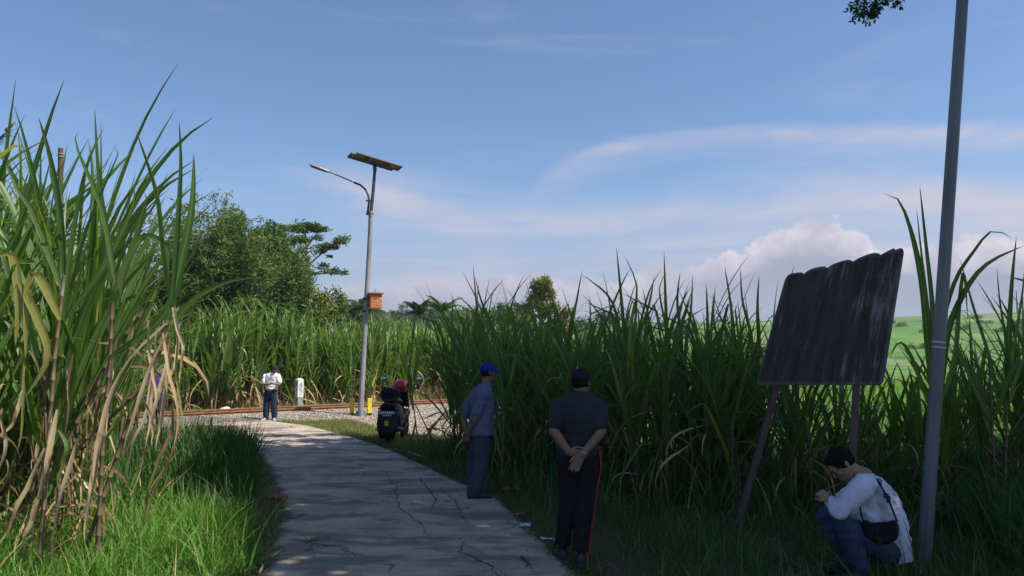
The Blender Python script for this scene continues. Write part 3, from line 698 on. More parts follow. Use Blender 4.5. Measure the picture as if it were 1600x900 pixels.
# pale leaf backs catching the light in the row
t = empty('sugarcane_plant', (*tuple(G(1030,790))[:2], 0), label='sugarcane plant at the row edge with pale arching leaves, right of the dark shirted man', cat='sugarcane'); Y = t.location.y
stalk_px([(1040,792),(1040,700),(1046,640)], Y, .016, .012, t)
for pl, w_ in [([(1045,700),(1010,690),(985,720),(965,760)],.045), ([(1046,660),(1070,628),(1110,628),(1145,640)],.035), ([(1045,720),(1000,668),(960,640)],.04), ([(1048,700),(1080,730),(1110,790)],.035), ([(1046,640),(1010,600),(985,610),(975,628)],.045)]:
    rib_px(pl, Y, w_, M_leaf, t, dY=-.3, face=(0,-.6,.8))
t = empty('sugarcane_plant', (*tuple(G(660,700))[:2], 0), label='thin half dry sugarcane plant right of the parked motorcycle, stems crossing', cat='sugarcane'); Y = t.location.y
for pl in [[(655,700),(648,650),(642,590)], [(690,715),(665,665),(648,630)], [(716,690),(690,672),(660,668)]]: stalk_px(pl, Y, .016, .01, t)
for pl, w_ in [([(645,640),(640,590),(646,520),(652,470)],.06), ([(645,620),(655,560),(670,500),(676,470)],.06), ([(650,660),(640,700),(636,720)],.04), ([(660,690),(690,650),(705,640)],.05), ([(642,600),(628,560),(618,540)],.05), ([(644,600),(652,550),(640,500)],.05)]:
    rib_px(pl, Y, w_, random.choice([M_leaf, M_leaf]), t)
for pl, w_ in [([(648,660),(652,690),(690,712)],.03), ([(662,655),(690,645),(712,668)],.03), ([(690,705),(720,730),(735,740)],.03)]: rib_px(pl, Y, w_, M_dry, t, name='dry_leaf')

# ---- near cane on the left, sunlit
gl = 'tall sunlit sugarcane plants left of the path'
spots = [(-4.75,5.6,3.3),(-4.25,5.9,3.55),(-3.7,6.2,3.5),(-4.6,6.5,3.6),(-5.4,6.3,3.3),(-3.95,7.0,3.6),(-4.8,7.3,3.7),(-5.7,7.2,3.5),(-5.4,8.2,3.7),(-4.4,8.0,3.5),(-6.4,7.9,3.6),(-6.2,9.0,3.8),(-7.2,9.2,3.8),(-5.2,9.1,3.5),(-6.9,10.4,3.8),(-8.2,10.6,3.9),(-3.85,5.2,2.7),(-4.5,4.9,2.6),(-7.6,12,3.9),(-9,12.5,3.9),(-6.6,11.7,3.6)]
for i, (x, y, h) in enumerate(spots):
    cane(x, y, h*random.uniform(.84,.93)*(1 if y < 6.6 else 1.08), ('sunlit cane in the %s of the left stand, %s' % ('front' if y < 6.4 else 'middle' if y < 8.5 else 'back', 'outside the frame edge' if pxof(x,y) < -120 else 'at the frame edge' if pxof(x,y) < 30 else 'at its outer left' if pxof(x,y) < 100 else 'in its centre' if pxof(x,y) < 180 else 'nearest the path')), gl, nst=5, nl=8, dry=2, wid=1.0, yellow=.07, lean=(.05,0), spread=.24, upright=True)
t = empty('sugarcane_plant', (*tuple(G(165,905))[:2], 0), label='leaning sugarcane plant at the near corner of the left stand, long dry leaves hanging', cat='sugarcane'); Y = 5.6
t.location = (P(165, 905, Y).x, Y, 0)
for pl in [[(120,900),(190,690),(262,500),(303,330)], [(10,900),(100,700),(170,560),(235,470)], [(60,900),(75,700),(85,560),(100,430)], [(150,900),(160,700),(172,560),(176,440)], [(30,800),(130,690),(230,600),(262,520)]]:
    stalk_px(pl, Y+random.uniform(-.2,.3), .0175, .013, t)
green = [([(262,500),(285,400),(300,320),(303,240)],.075), ([(270,470),(278,360),(283,260),(280,190)],.05), ([(268,480),(255,380),(245,300),(213,205)],.055), ([(180,500),(170,380),(155,280),(148,170)],.05), ([(100,430),(95,340),(80,250),(60,182)],.07),
         ([(265,520),(300,470),(350,442),(395,434)],.05), ([(180,440),(160,330),(120,230),(122,205)],.045), ([(90,480),(120,560),(100,640),(80,690)],.07), ([(176,440),(210,360),(240,325),(262,270)],.05), ([(100,460),(50,330),(30,300),(0,235)],.05),
         ([(60,560),(20,440),(0,390),(-30,380)],.09), ([(60,520),(40,560),(50,640),(60,700)],.08), ([(170,480),(205,400),(230,310),(225,300)],.08), ([(190,460),(195,420),(225,370),(262,385),(262,420)],.07), ([(110,460),(140,350),(185,240),(178,225)],.05), ([(270,440),(300,400),(320,355)],.035),
         ([(170,560),(250,500),(280,430),(290,340)],.06), ([(100,500),(160,420),(205,330),(210,290)],.05)]
for pl, w_ in green: rib_px(pl, Y+random.uniform(-.3,.3), w_*.8, M_leaf, t)
for pl, w_ in [([(260,505),(205,560),(165,640),(140,760),(133,850)],.055), ([(262,520),(225,600),(190,720)],.045), ([(245,540),(230,640),(205,700),(200,770)],.045), ([(262,560),(240,650),(225,720),(205,775)],.04), ([(90,640),(70,740),(55,800),(50,880)],.06), ([(125,680),(98,760),(82,840),(78,890)],.045),
               ([(165,640),(155,720),(138,790),(132,850)],.055), ([(70,700),(30,790),(0,850)],.05), ([(35,610),(20,660),(-10,690)],.045), ([(215,600),(235,650),(238,700)],.03), ([(255,520),(262,580),(280,640),(272,700)],.035), ([(60,780),(40,840),(30,900)],.05), ([(270,480),(285,545),(280,600)],.04), ([(244,520),(240,600),(228,705)],.035), ([(266,530),(258,620),(243,705)],.035), ([(232,500),(236,570),(247,640)],.04)]:
    rib_px(pl, Y-.35+random.uniform(-.25,.2), w_*.6, M_dry, t, name='dry_leaf', taper=True, face=(random.uniform(-.3,.5),-1,.1))
for k in range(38):
    x0 = random.uniform(-10,285); y0 = random.uniform(500,640) if x0 > 120 else random.uniform(520,760); ln = random.uniform(70,210)*(1 if y0 < 680 else .6); dx = random.uniform(-60,15)
    rib_px([(x0,y0),(x0+dx*.2+random.uniform(-6,14),y0+ln*.3),(x0+dx*.6+random.uniform(-8,8),y0+ln*.65),(x0+dx,min(895,y0+ln))], Y+random.uniform(-.3,.9), random.uniform(.012,.030), random.choice([M_dry,M_dry_d,M_dry_d,M_leaf_y,M_leaf]), t, name='dry_leaf')
for k in range(16):
    x0 = random.uniform(0,250); y0 = random.uniform(560,780); a = random.uniform(-90,90)
    rib_px([(x0,y0),(x0+a*.5,y0-random.uniform(0,25)),(x0+a,y0+random.uniform(10,60)),(x0+a*1.2,y0+random.uniform(60,110))], Y+random.uniform(-.1,.9), random.uniform(.012,.025), M_dry_d, t, name='dry_leaf')
for pl, w_ in [([(30,440),(60,500),(75,560),(40,620)],.055), ([(95,500),(60,430),(45,450),(40,560)],.06), ([(0,400),(20,400),(30,470),(24,540)],.06)]: rib_px(pl, Y-.4, w_, M_leaf_y, t, face=(.2,-1,.1))
# broad weeds and dead trash between the left stalks
Vn = []
def blades(name, poly, n, h0, h1, w0, w1, m, lean=.35, bend=.5, avoid=(), segs=3, z=0, hf=None, az=None):
    x, y = scatter(poly, n, avoid); h = rng.uniform(h0, h1, n)
    if hf is not None: h = h*hf(x, y)
    wd = rng.uniform(w0, w1, n)*.5; a = rng.uniform(0, 6.28, n) if az is None else rng.normal(az, .6, n); l0 = np.abs(rng.normal(0, lean, n)); bd = rng.uniform(.3, 1, n)*bend; ta = a+rng.uniform(-.8,.8,n)+1.57
    s = np.linspace(0, 1, segs+1)[None]; ang = l0[:,None]+bd[:,None]*s*1.3
    dr = np.sin(ang)*h[:,None]/segs; dz = np.cos(ang)*h[:,None]/segs
    rr = np.cumsum(dr, 1)-dr; zz = np.cumsum(dz, 1)-dz; ww = wd[:,None]*np.clip(1.02-s**1.6, .04, 1)
    cx = x[:,None]+rr*np.cos(a)[:,None]; cy = y[:,None]+rr*np.sin(a)[:,None]; zt = (z if not callable(z) else z(x,y)[:,None])
    V = np.stack([np.stack([cx-np.cos(ta)[:,None]*ww, cy-np.sin(ta)[:,None]*ww, zz+zt], -1), np.stack([cx+np.cos(ta)[:,None]*ww, cy+np.sin(ta)[:,None]*ww, zz+zt], -1)], 2).reshape(-1,3)
    k = (segs+1)*2; i = np.arange(segs)*2; q = np.stack([i, i+1, i+3, i+2], -1)[None]+(np.arange(n)*k)[:,None,None]
    return link(name, np_mesh(name, V, q.reshape(-1,4), tint=np.repeat(np.clip(rng.normal(.5,.25,n),0,1), k)), m)
def nzf(x, y, f=1.2, lo=.5): return np.array([lo+(1-lo)*2*max(0, .5+noise.noise((a*f, b*f, 3))) for a, b in zip(x, y)])
LG = [(-7,4.2),(-3.9,4.2),(-2.1,4.6),(-2.15,6.2),(-3.0,8.4),(-4.0,10.4),(-5.6,14.5),(-8,16),(-12,13)]
tag(blades('lush_grass', [(-6,4.4),(-2.05,4.4),(-2.05,6.4),(-2.75,8.2),(-3.35,7.7),(-3.7,6.2),(-6,5.7)], 19000, .16, .46, .008, .018, M_grass, .35, 1.0, [PATH_IN], 4, hf=lambda x,y: nzf(x,y,2.0,.6)*np.clip((1.0-(x+2.2)*1.2)*.55,.35,1.25)), 'bright green long grass at the foot of the left cane', 'grass', kind='stuff')
def mound(x, y): return .45+.75*np.exp(-(((x+4.3)/1.3)**2+((y-10.2)/2.3)**2))
tag(blades('tall_grass_clump', [(-5.7,7.2),(-2.6,7.7),(-3.15,9.6),(-4.15,12.6),(-5.3,14.8),(-8.5,16),(-8,10)], 17000, .45, .95, .018, .036, M_grass_d, .28, .55, [PATH_IN], 4, hf=mound), 'mound of broad dark green grass hanging towards the path on its left side', 'grass', kind='stuff')
tag(blades('verge_fringe', [(-2.9,4.4),(-1.85,4.4),(-2.0,6.2),(-2.7,8.8),(-3.6,11),(-5.4,16),(-7.5,19.8),(-9.5,19.5),(-5,11),(-3.4,7)], 9000, .05, .16, .005, .012, M_grass_y, .6, .6, [PATH_IN], 3), 'thin dry grass fringe along the left path edge', 'grass', kind='stuff')
tag(blades('stand_trash', [(-9,4.4),(-3.4,4.4),(-3.3,7.5),(-5,11),(-7,14),(-12,14)], 5000, .25, .9, .012, .03, M_dry_s, .8, .9, [], 4, z=.05), 'dead cane leaves lying among the left stalks', 'leaf litter', kind='stuff')
tag(blades('stand_weeds', [(-9,4.4),(-3.6,4.4),(-3.4,7.5),(-5,11),(-7,14),(-12,14)], 7000, .2, .75, .03, .06, M_grass, .5, .9, [], 3, z=.0), 'leafy green weeds among the left cane stalks', 'weeds', kind='stuff')
# right verge
edge = [(.62,5.0)] + [tuple(G(*p))[:2] for p in ((905,895),(800,790),(690,738),(620,706),(575,690))]
RV = edge + [(-2.4,17.4),(-.6,16.8),(-.6,14)] + [tuple(p) for p in front[1:]] + [(11,5),(3,4.4)]
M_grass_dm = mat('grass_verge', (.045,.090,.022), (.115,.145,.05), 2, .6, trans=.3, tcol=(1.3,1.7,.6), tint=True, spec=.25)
FEET = [[(x+.42*math.cos(a), y-.12+.5*math.sin(a)) for a in [k*.628 for k in range(10)]] for x, y in ((.5,6.42),(-.45,9.4))]
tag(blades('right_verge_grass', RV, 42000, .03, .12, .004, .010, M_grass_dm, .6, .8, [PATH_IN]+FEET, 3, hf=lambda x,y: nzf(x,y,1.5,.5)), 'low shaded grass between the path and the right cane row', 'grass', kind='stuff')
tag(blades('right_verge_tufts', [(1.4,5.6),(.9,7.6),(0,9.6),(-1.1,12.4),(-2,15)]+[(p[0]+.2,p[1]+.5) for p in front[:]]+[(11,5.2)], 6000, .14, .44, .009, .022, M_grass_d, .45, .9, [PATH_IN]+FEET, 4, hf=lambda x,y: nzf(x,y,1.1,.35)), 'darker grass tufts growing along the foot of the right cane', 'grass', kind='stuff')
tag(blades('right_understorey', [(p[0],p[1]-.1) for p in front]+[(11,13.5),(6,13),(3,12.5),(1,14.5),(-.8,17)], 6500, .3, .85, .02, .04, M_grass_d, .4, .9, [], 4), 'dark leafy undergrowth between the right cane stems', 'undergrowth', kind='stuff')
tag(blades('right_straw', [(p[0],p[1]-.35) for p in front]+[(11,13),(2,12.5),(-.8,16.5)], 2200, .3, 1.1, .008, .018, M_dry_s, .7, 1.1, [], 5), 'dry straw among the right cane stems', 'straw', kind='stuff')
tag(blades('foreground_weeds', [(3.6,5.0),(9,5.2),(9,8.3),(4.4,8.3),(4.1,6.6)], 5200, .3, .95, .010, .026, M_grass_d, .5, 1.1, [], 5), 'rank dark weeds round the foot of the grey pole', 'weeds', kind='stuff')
# lit verge between path and gravel
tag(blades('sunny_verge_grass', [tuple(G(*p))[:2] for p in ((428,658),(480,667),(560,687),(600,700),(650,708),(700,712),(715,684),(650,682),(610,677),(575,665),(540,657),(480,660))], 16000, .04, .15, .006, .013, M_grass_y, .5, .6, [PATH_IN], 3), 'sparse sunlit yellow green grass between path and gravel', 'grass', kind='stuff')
gg = [tuple(T0-TD*7+TN*1.8)[:2], tuple(T0+TN*2.4)[:2], tuple(T0+TD*28+TN*2.6)[:2], tuple(T0+TD*28+TN*4.2)[:2], tuple(T0+TN*4.5)[:2], tuple(T0-TD*12+TN*6)[:2]]
tag(blades('trackside_grass', gg, 16000, .08, .35, .01, .02, M_grass, .4, .7, [], 3), 'short green grass beyond the rails at the cane wall foot', 'grass', kind='stuff')
tag(blades('trackside_straw', [tuple(T0-TD*4+TN*3)[:2], tuple(T0+TD*26+TN*3)[:2], tuple(T0+TD*26+TN*4.6)[:2], tuple(T0-TD*4+TN*4.6)[:2]], 5000, .3, 1.3, .02, .04, M_dry_s, .35, .8, [], 4), 'dry fallen cane leaves at the foot of the wall', 'leaf litter', kind='stuff')
# bright crop behind the right row, up to the railway and beyond
crop = [(2,14),(12,11.5),(30,12),(95,60),(130,130),(90,125)] + [tuple(T0+TD*q-TN*2.6)[:2] for q in (100,60,35,24,20)] + [(5,24.5),(4.3,20.5)]
tag(blades('young_crop', crop, 60000, .35, .95, .02, .05, M_crop, .35, .7, [], 3), 'bright green low crop between the right cane row and the railway', 'crop', kind='stuff')

tag(blades('arching_grass', [(-5.5,4.4),(-2.0,4.4),(-2.05,6.4),(-2.9,8.6),(-4.2,12),(-5.5,11),(-3.6,6.5)], 700, .45, .8, .012, .022, M_grass, .35, 1.9, [PATH_IN], 7), 'longer arching grass blades leaning over the left verge', 'grass', kind='stuff')
tag(blades('left_edge_straw', [(-2.6,4.4),(-1.75,4.4),(-1.9,6.2),(-2.6,8.8),(-3.4,11),(-4.2,11.5),(-3.2,8.6)], 1300, .03, .14, .004, .010, M_dry_s, 1.45, .2, [], 3, z=.045), 'flattened dry grass on the soil along the left path edge', 'straw', kind='stuff')

tag(blades('broad_weeds', [(-5.5,4.4),(-2.3,4.4),(-2.2,6.4),(-3,8.4),(-4.6,9.2),(-6,8)], 1600, .10, .34, .03, .06, M_grass_dm, .7, .9, [PATH_IN], 3), 'broad leaved weeds mixed into the grass below the left cane', 'weeds', kind='stuff')
tag(blades('verge_straw', RV, 3200, .06, .26, .004, .010, M_dry_s, 1.2, .5, [PATH_IN], 3), 'dead straw scattered through the right verge', 'straw', kind='stuff')

for i in range(34):
    x, y = random.uniform(-9.5,-4.6), random.uniform(7.6,13.5); px = pxof(x, y)
    if px > 175: continue
    far_cane(x, y, random.uniform(1.32,1.52), 'inner cane of the left stand, %s' % ('outside the frame edge' if px < -60 else 'deep at its left' if px < 50 else 'deep behind its centre' if px < 120 else 'deep on its path side'), gl, MASSN)

def edge_strip(pts, a, b):
    q = resample(pts, 60); return [(p[0]+a+.08*noise.noise((p[1]*2,1,0)), p[1]) for p in q] + [(p[0]+b+.12*noise.noise((p[1]*2,7,0)), p[1]) for p in q[::-1]]
tag(blades('path_edge_grass', edge_strip([p for p in Rp if p[1] < 17.5], -.16, .22), 5200, .03, .13, .004, .010, M_grass_dm, .7, .8, [], 3, z=.02), 'ragged grass creeping over the right path edge', 'grass', kind='stuff')
tag(blades('path_edge_grass', edge_strip([p for p in Lp if p[1] < 19], -.25, .12), 3800, .03, .12, .004, .010, M_grass_y, .8, .8, [], 3, z=.02), 'ragged dry grass creeping over the left path edge', 'grass', kind='stuff')
tag(blades('dry_stems', [(-5,4.4),(-2.1,4.4),(-2.1,6.4),(-2.9,8.4),(-4,9)], 650, .2, .55, .004, .010, M_dry_s, .7, .9, [PATH_IN], 4), 'dry stems mixed through the bright left grass', 'straw', kind='stuff')
# ================================================================ TREES
def M_fol(n, a, b, tr=.25): return mat(n, a, b, .5, .6, trans=tr, tcol=(1.4,1.7,.6), tint=True, spec=.2)
M_f_green = M_fol('foliage_green', (.040,.088,.020), (.11,.17,.042))
M_f_bamboo = M_fol('foliage_bamboo', (.050,.095,.022), (.14,.185,.045))
M_f_dark = M_fol('foliage_dark', (.018,.045,.018), (.045,.08,.028))
M_f_yell = M_fol('foliage_yellow', (.08,.13,.025), (.22,.22,.05))
M_f_ochre = M_fol('foliage_ochre', (.09,.13,.03), (.30,.21,.10))
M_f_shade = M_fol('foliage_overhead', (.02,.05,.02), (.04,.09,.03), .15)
M_bark = mat('bark', (.20,.17,.14), (.11,.09,.07), 4, .9, bump=.4, stretch=(1,1,.3))
M_bark_p = mat('bark_pale', (.36,.33,.29), (.22,.2,.17), 4, .9, bump=.3, stretch=(1,1,.3))
def cards(C, r, n, size, flat=1.0, droop=0, asp=.45):
    """n pointed leaves spread through blobs C=[(centre, radii)]"""
    C = [(Vector(c), (Vector(q) if hasattr(q,'__len__') else Vector((q,q,q)))) for c, q in C]
    wgt = np.array([q.x*q.y for _, q in C]); idx = rng.choice(len(C), n, p=wgt/wgt.sum())
    cen = np.array([c for c, _ in C])[idx]; rad = np.array([q for _, q in C])[idx]
    d = rng.normal(size=(n,3)); d /= np.linalg.norm(d, axis=1)[:,None]; u = rng.random(n)**.45; p = cen+d*rad*u[:,None]
    ax = rng.normal(size=(n,3)); ax[:,2] = ax[:,2]*flat-droop; ax /= np.linalg.norm(ax, axis=1)[:,None]
    nn = rng.normal(size=(n,3)); nn[:,2] += .8; sd_ = np.cross(ax, nn); sd_ /= np.linalg.norm(sd_, axis=1)[:,None]
    s = size*rng.uniform(.6,1.3,n)[:,None]
    V = np.stack([p, p+ax*s*.5+sd_*s*asp*.5, p+ax*s, p+ax*s*.5-sd_*s*asp*.5], 1).reshape(-1,3)
    Fq = np.arange(n*4).reshape(-1,4); t = np.repeat(np.clip(rng.normal(.5,.25,n)+.25*(rng.random(len(C))[idx]-.5)*2,0,1), 4)
    return V, Fq, t
def blobs_on(parts, n, r, seed=0):
    rr = random.Random(seed); out = []
    for c, R_ in parts:
        for _ in range(n):
            v = Vector((rr.gauss(0,1), rr.gauss(0,1), rr.gauss(0,1))).normalized(); k = rr.uniform(.55,1)
            out.append((Vector(c)+Vector((v.x*R_[0], v.y*R_[1], v.z*R_[2]))*k, r*rr.uniform(.6,1.3)))
    return out
def tree(name, loc, trunk_h, tr, parts, n, size, mf, mbark, label, group=None, cat='tree', nb=9, br=.9, droop=0, flat=1, asp=.45):
    loc = Vector((loc[0], loc[1], float(HT(loc[0], loc[1])))); t = empty(name, loc, label=label, cat=cat, group=group)
    b = MB(); top = Vector(parts[0][0]); b.tube([(0,0,-.2),(top.x*.1,top.y*.1,trunk_h*.4),(top.x*.35,top.y*.3,trunk_h*.75),(top.x*.8,top.y*.8,top.z)], [tr,tr*.75,tr*.5,tr*.2], 8); b.build('trunk', mbark, t, True)
    l = MB()
    for c, R_ in parts:
        for k in range(4):
            a = random.uniform(0,6.28); e = Vector(c)+Vector((R_[0]*.75*math.cos(a), R_[1]*.75*math.sin(a), R_[2]*random.uniform(-.3,.6))); s_ = Vector((top.x*.35,top.y*.3,trunk_h*random.uniform(.55,.9)))
            l.tube([s_, s_.lerp(e,.5)+Vector((0,0,-.1*R_[2])), e], [tr*.35,tr*.22,tr*.06], 5)
    l.build('limbs', mbark, t)
    V, Fq, tt = cards(blobs_on(parts, nb, br, random.random()), None, n, size, flat, droop, asp)
    o = link('crown', np_mesh('crown', V, Fq, tint=tt), mf, t); return t
def copy_tree(o, loc, rz, sc, label=None, group=None):
    c = o.copy(); COL.objects.link(c); c.location = loc;  c.rotation_euler = (0,0,rz); c.scale = sc if hasattr(sc,'__len__') else (sc,)*3
    if label: c['label'] = label
    if group: c['group'] = group
    for ch in list(o.children): d = ch.copy(); COL.objects.link(d); d.parent = c
    return c
# bamboo grove and broad tree behind the cane wall, left of the lamp
def bamboo(px, Y, h, label, n=34, spread=1.5, seed=0):
    g = P(px, 560, Y); t = empty('bamboo_clump', (g.x, g.y, 0), label=label, cat='bamboo'); cu = MB(); bl = []
    for k in range(n):
        a = random.uniform(0,6.28); r = random.uniform(0,spread*.6); b = Vector((r*math.cos(a), r*math.sin(a), 0)); hh = h*random.uniform(.62,1.04); out = random.uniform(.5,2.6)
        pts = [b+Vector((math.cos(a)*out*(s**2.4), math.sin(a)*out*(s**2.4), hh*(s-.13*s**4))) for s in (0,.25,.5,.7,.85,1)]
        cu.tube(pts, [.05,.045,.035,.025,.015,.006], 5)
        for s in np.linspace(.30,1.0,16):
            i = min(4, int(s*5)); q = pts[i].lerp(pts[i+1], s*5-i) if s < 1 else pts[-1]; rr_ = .75*(1.15-s*.75)
            bl.append((q+Vector((random.uniform(-.5,.5),random.uniform(-.5,.5),random.uniform(-.3,.2))), (rr_,rr_,rr_*.7)))
    cu.build('culms', M_bark, t)
    V, Fq, tt = cards(bl, None, 21000, .30, .6, .55, .24); link('leaves', np_mesh('leaves', V, Fq, tint=tt), M_f_bamboo, t); return t
bamboo(312, 43, 12.2, 'feathery olive green bamboo clump left of the rounded tree, behind the cane wall')
bamboo(362, 42, 10.6, 'lower bamboo clump right behind the far cane wall, drooping light sprays')
bamboo(255, 45, 11.0, 'bamboo clump mostly hidden behind the near left sugarcane')
bamboo(428, 41, 8.9, 'small bamboo clump at the right end of the grove, nearest the thin flat topped tree')
q = P(386, 560, 48); tree('broad_tree', (q.x, q.y), 8, .28, [((-.2,0,9.7),(1.5,1.5,1.1)), ((.9,0,9.0),(1.5,1.6,1.1)), ((-1.6,.3,8.6),(1.6,2,1.3)), ((1.5,0,8.0),(1.4,2,1.3)), ((-.4,-1,7.2),(2.8,2,1.6)), ((1.6,-.5,6.3),(1.4,2,1.5))], 28000, .26, M_f_green, M_bark, 'rounded mid green tree rising out of the bamboo behind the cane wall', br=.8)
# thin flat-topped tree
q = P(481, 560, 50); t = empty('flat_topped_tree', (q.x, q.y, 0), label='slim pale trunked tree with flat layered foliage just left of the solar lamp', cat='tree')
def L(px, py, dy=0): v = P(px, py, 50+dy); return v-t.location
tb = MB(); tb.tube([(0,0,0), L(482,500), L(481,440), L(479,400), L(478,375)], [.20,.16,.13,.09,.05], 8); tb.build('trunk', M_bark_p, t, True)
lb = MB(); pads = []
for tip, start, dy in [((530,378),(481,415),-.6), ((540,374),(505,396),-.4), ((452,358),(479,400),.8), ((462,378),(479,410),-.8), ((500,360),(478,390),1.0), ((476,354),(478,380),0), ((520,424),(482,430),-1), ((538,428),(482,430),-1.2), ((497,366),(478,388),-.5)]:
    s_ = L(*start); e = L(*tip, dy); lb.tube([s_, s_.lerp(e,.5)+Vector((0,0,.12)), e], [.07,.045,.015], 5)
lb.build('limbs', M_bark_p, t)
for px, py, rx, rz, dy in [(470,358,1.3,.28,.5),(452,356,.8,.22,.6),(500,358,.9,.25,.6),(484,352,1.0,.2,0),(470,374,1.1,.26,-.5),(497,372,.6,.2,-.5),(512,385,1.1,.2,-.4),(532,377,.75,.3,-.5),(540,372,.45,.3,-.5),(500,393,.6,.16,-.3),(505,415,.5,.24,-1),(520,424,.75,.25,-1),(538,426,.4,.2,-1.1),(515,400,.35,.12,-.5),(478,405,.3,.15,0),(455,380,.5,.2,-.6),(482,425,.3,.2,0)]:
    pads.append((L(px,py,dy), (rx*.75,rx*.75,rz)))
V, Fq, tt = cards(pads, None, 4300, .20, .35, 0, .5); link('crown', np_mesh('crown', V, Fq, tint=tt), M_f_green, t)
# yellowish young trees right behind the cane wall
for px, py, Y, mf, n, lab in [(452,452,40,M_f_green,2600,'small bright green tree behind the cane wall just right of the bamboo'), (496,462,41,M_f_yell,2600,'yellow flushed young tree behind the cane wall below the flat topped tree'), (520,470,43,M_f_green,1800,'short green tree between the yellow flushed tree and the solar lamp'), (470,440,44,M_f_yell,1800,'upper yellow green bush beside the pale trunk of the flat topped tree')]:
    c = P(px, py, Y); tree('young_tree', (c.x, c.y), c.z-1, .08, [((0,0,c.z-.2),(.7,.7,.75)), ((.35,.2,c.z-1.2),(.9,.9,.9)), ((-.4,0,c.z-1.6),(.9,.9,.9))], n, .26, mf, M_bark_p, lab, br=.35, droop=.3, asp=.35)
c = P(845, 448, 62); tree('ochre_tree', (c.x, c.y), c.z-2, .2, [((0,0,c.z-.4),(.9,.9,1.1)), ((-.2,0,c.z-1.6),(1.2,1.2,1.0)), ((.5,0,c.z-2.6),(2.0,1.5,1.2)), ((-1.5,0,c.z-3.4),(1.6,1.5,.9)), ((1.6,0,c.z-3.8),(1.5,1.5,1.0)), ((-.2,0,c.z-4.6),(2.6,2,1.2))], 9000, .30, M_f_ochre, M_bark, 'tree with ochre and pinkish flowering crown rising behind the right cane', br=.5)
for px, py, Y, rx, lab in [(560,468,90,1.3,'small rounded tree far behind, just left of the solar lamp pole'), (735,478,95,2.6,'pale green rounded tree far behind, right of the two coconut palms'), (770,486,100,2.4,'low spreading tree far behind between the palms and the ochre tree'), (925,492,110,3.0,'far green tree low on the horizon right of the ochre tree'), (800,480,80,1.5,'light green tree top just left of the ochre tree'), (610,496,120,3.4,'far tree low on the horizon right of the solar lamp pole'), (535,478,85,1.6,'far tree low behind the cane between the lamp and the young trees')]:
    c = P(px, py, Y); z0 = float(HT(c.x, c.y)); hh = c.z-z0; tree('distant_tree', (c.x, c.y), hh*.6, .2, [((0,0,hh-rx*.45),(rx,rx,rx*.6)), ((rx*.8,0,hh-rx*.9),(rx*.8,rx,rx*.5)), ((-rx*.8,0,hh-rx*.9),(rx*.8,rx,rx*.5))], 2600, .40, M_f_dark if px in (925,610,535,560) else M_f_green, M_bark, lab, br=rx*.3)
# coconut palms
def palm(px, py, Y, lab, n=16, fl=2.6, up=.9, m=None):
    c = P(px, py, Y); z0 = float(HT(c.x, c.y)); t = empty('coconut_palm', (c.x, c.y, z0), label=lab, cat='palm tree'); h = c.z-z0
    tb = MB(); tb.tube([(0,0,-.1),(.1,0,h*.3),(.05,.1,h*.7),(0,0,h)], [.2,.16,.13,.12], 8); tb.build('trunk', M_bark, t, True)
    for k in range(n):
        a = 6.28*k/n+random.uniform(-.2,.2); el = R(random.uniform(5,80))*up; pts = []; p = Vector((0,0,h)); e = el
        for i in range(8): pts.append(p.copy()); p += Vector((math.cos(a)*math.cos(e), math.sin(a)*math.cos(e), math.sin(e)))*fl/7; e -= random.uniform(.14,.24)
        mb = MB(); mb.tube(pts, [.03-.003*i for i in range(8)], 3)
        for i in range(1, 34):
            s = i/34*7; j = min(6, int(s)); q = pts[j].lerp(pts[j+1], s-j); d = (pts[j+1]-pts[j]).normalized(); sd_ = d.cross(Vector((0,0,1))).normalized()
            for sg in (-1,1):
                ll = .62*math.sin(math.pi*min(1, (i/34)*.85+.15))+.1; tip = q+(sd_*sg*.8+d*.5+Vector((0,0,-.45)))*ll; mb.add([q-d*.055, q+d*.055, tip], [(0,1,2)])
        mb.build('frond', m or M_f_dark, t)
palm(655,492,75,'upright coconut palm left of its neighbour on the horizon', 14, 2.2, 1.15); palm(692,490,78,'coconut palm with spreading fronds, right of the upright one', 16, 2.9, .95, M_f_green)
palm(574,486,60,'coconut palm directly behind the rusty box on the lamp pole', 14, 2.2, .7)
# far horizon trees
g_h = 'trees on the far horizon'
proto = tree('horizon_tree', (-60, 300), 5, .3, [((0,0,7),(5,5,3.2)), ((4,0,5),(4,4,2.6)), ((-4.5,1,4.6),(4,4,2.4))], 1500, 1.3, M_f_dark, M_bark, 'dark tree in the hazy belt along the far horizon', g_h, br=1.8)
bush = tree('low_bush', (-75, 300), 1, .2, [((0,0,1.6),(4.5,4,2.2)), ((4,0,1.0),(3,4,1.6)), ((-4,1,.9),(3.4,4,1.5))], 900, 1.0, M_f_green, M_bark, 'low dark bush far off on the slope behind the bamboo', 'bushes on the far slope', 'bush', br=1.5)
def far_at(px, d, sc, **kw):
    a = math.atan2(px-800, F*CP); x, y = d*math.sin(a), d*math.cos(a); return copy_tree(bush if kw.get('label') else proto, (x, y, float(HT(x,y))-.3), random.uniform(0,6.28), sc, **kw)
for px in list(range(470, 760, 17)) + list(range(780, 1100, 36)) : far_at(px+random.uniform(-6,6), random.uniform(230,340), random.uniform(.55,1.0)*(1 if px < 760 else .6))
for px in (40, 120, 200, 260, 330, 400): far_at(px, 200, 1.2)
for k in range(26): far_at(random.uniform(1380,1640) if k % 3 else random.uniform(1080,1380), random.uniform(190,330), random.uniform(.25,.6), label='small dark bush dotted on the green slope to the right', group='bushes on the far slope')
for px, d, s_ in [(1520,330,.45),(1535,300,.4),(1570,260,.5),(1125,380,.5),(1290,330,.35),(1490,360,.3),(1600,240,.5),(1640,260,.7)]: far_at(px, d, s_, label='dark shrub or tree dotted on the green slope to the right', group='shrubs on the far slope')
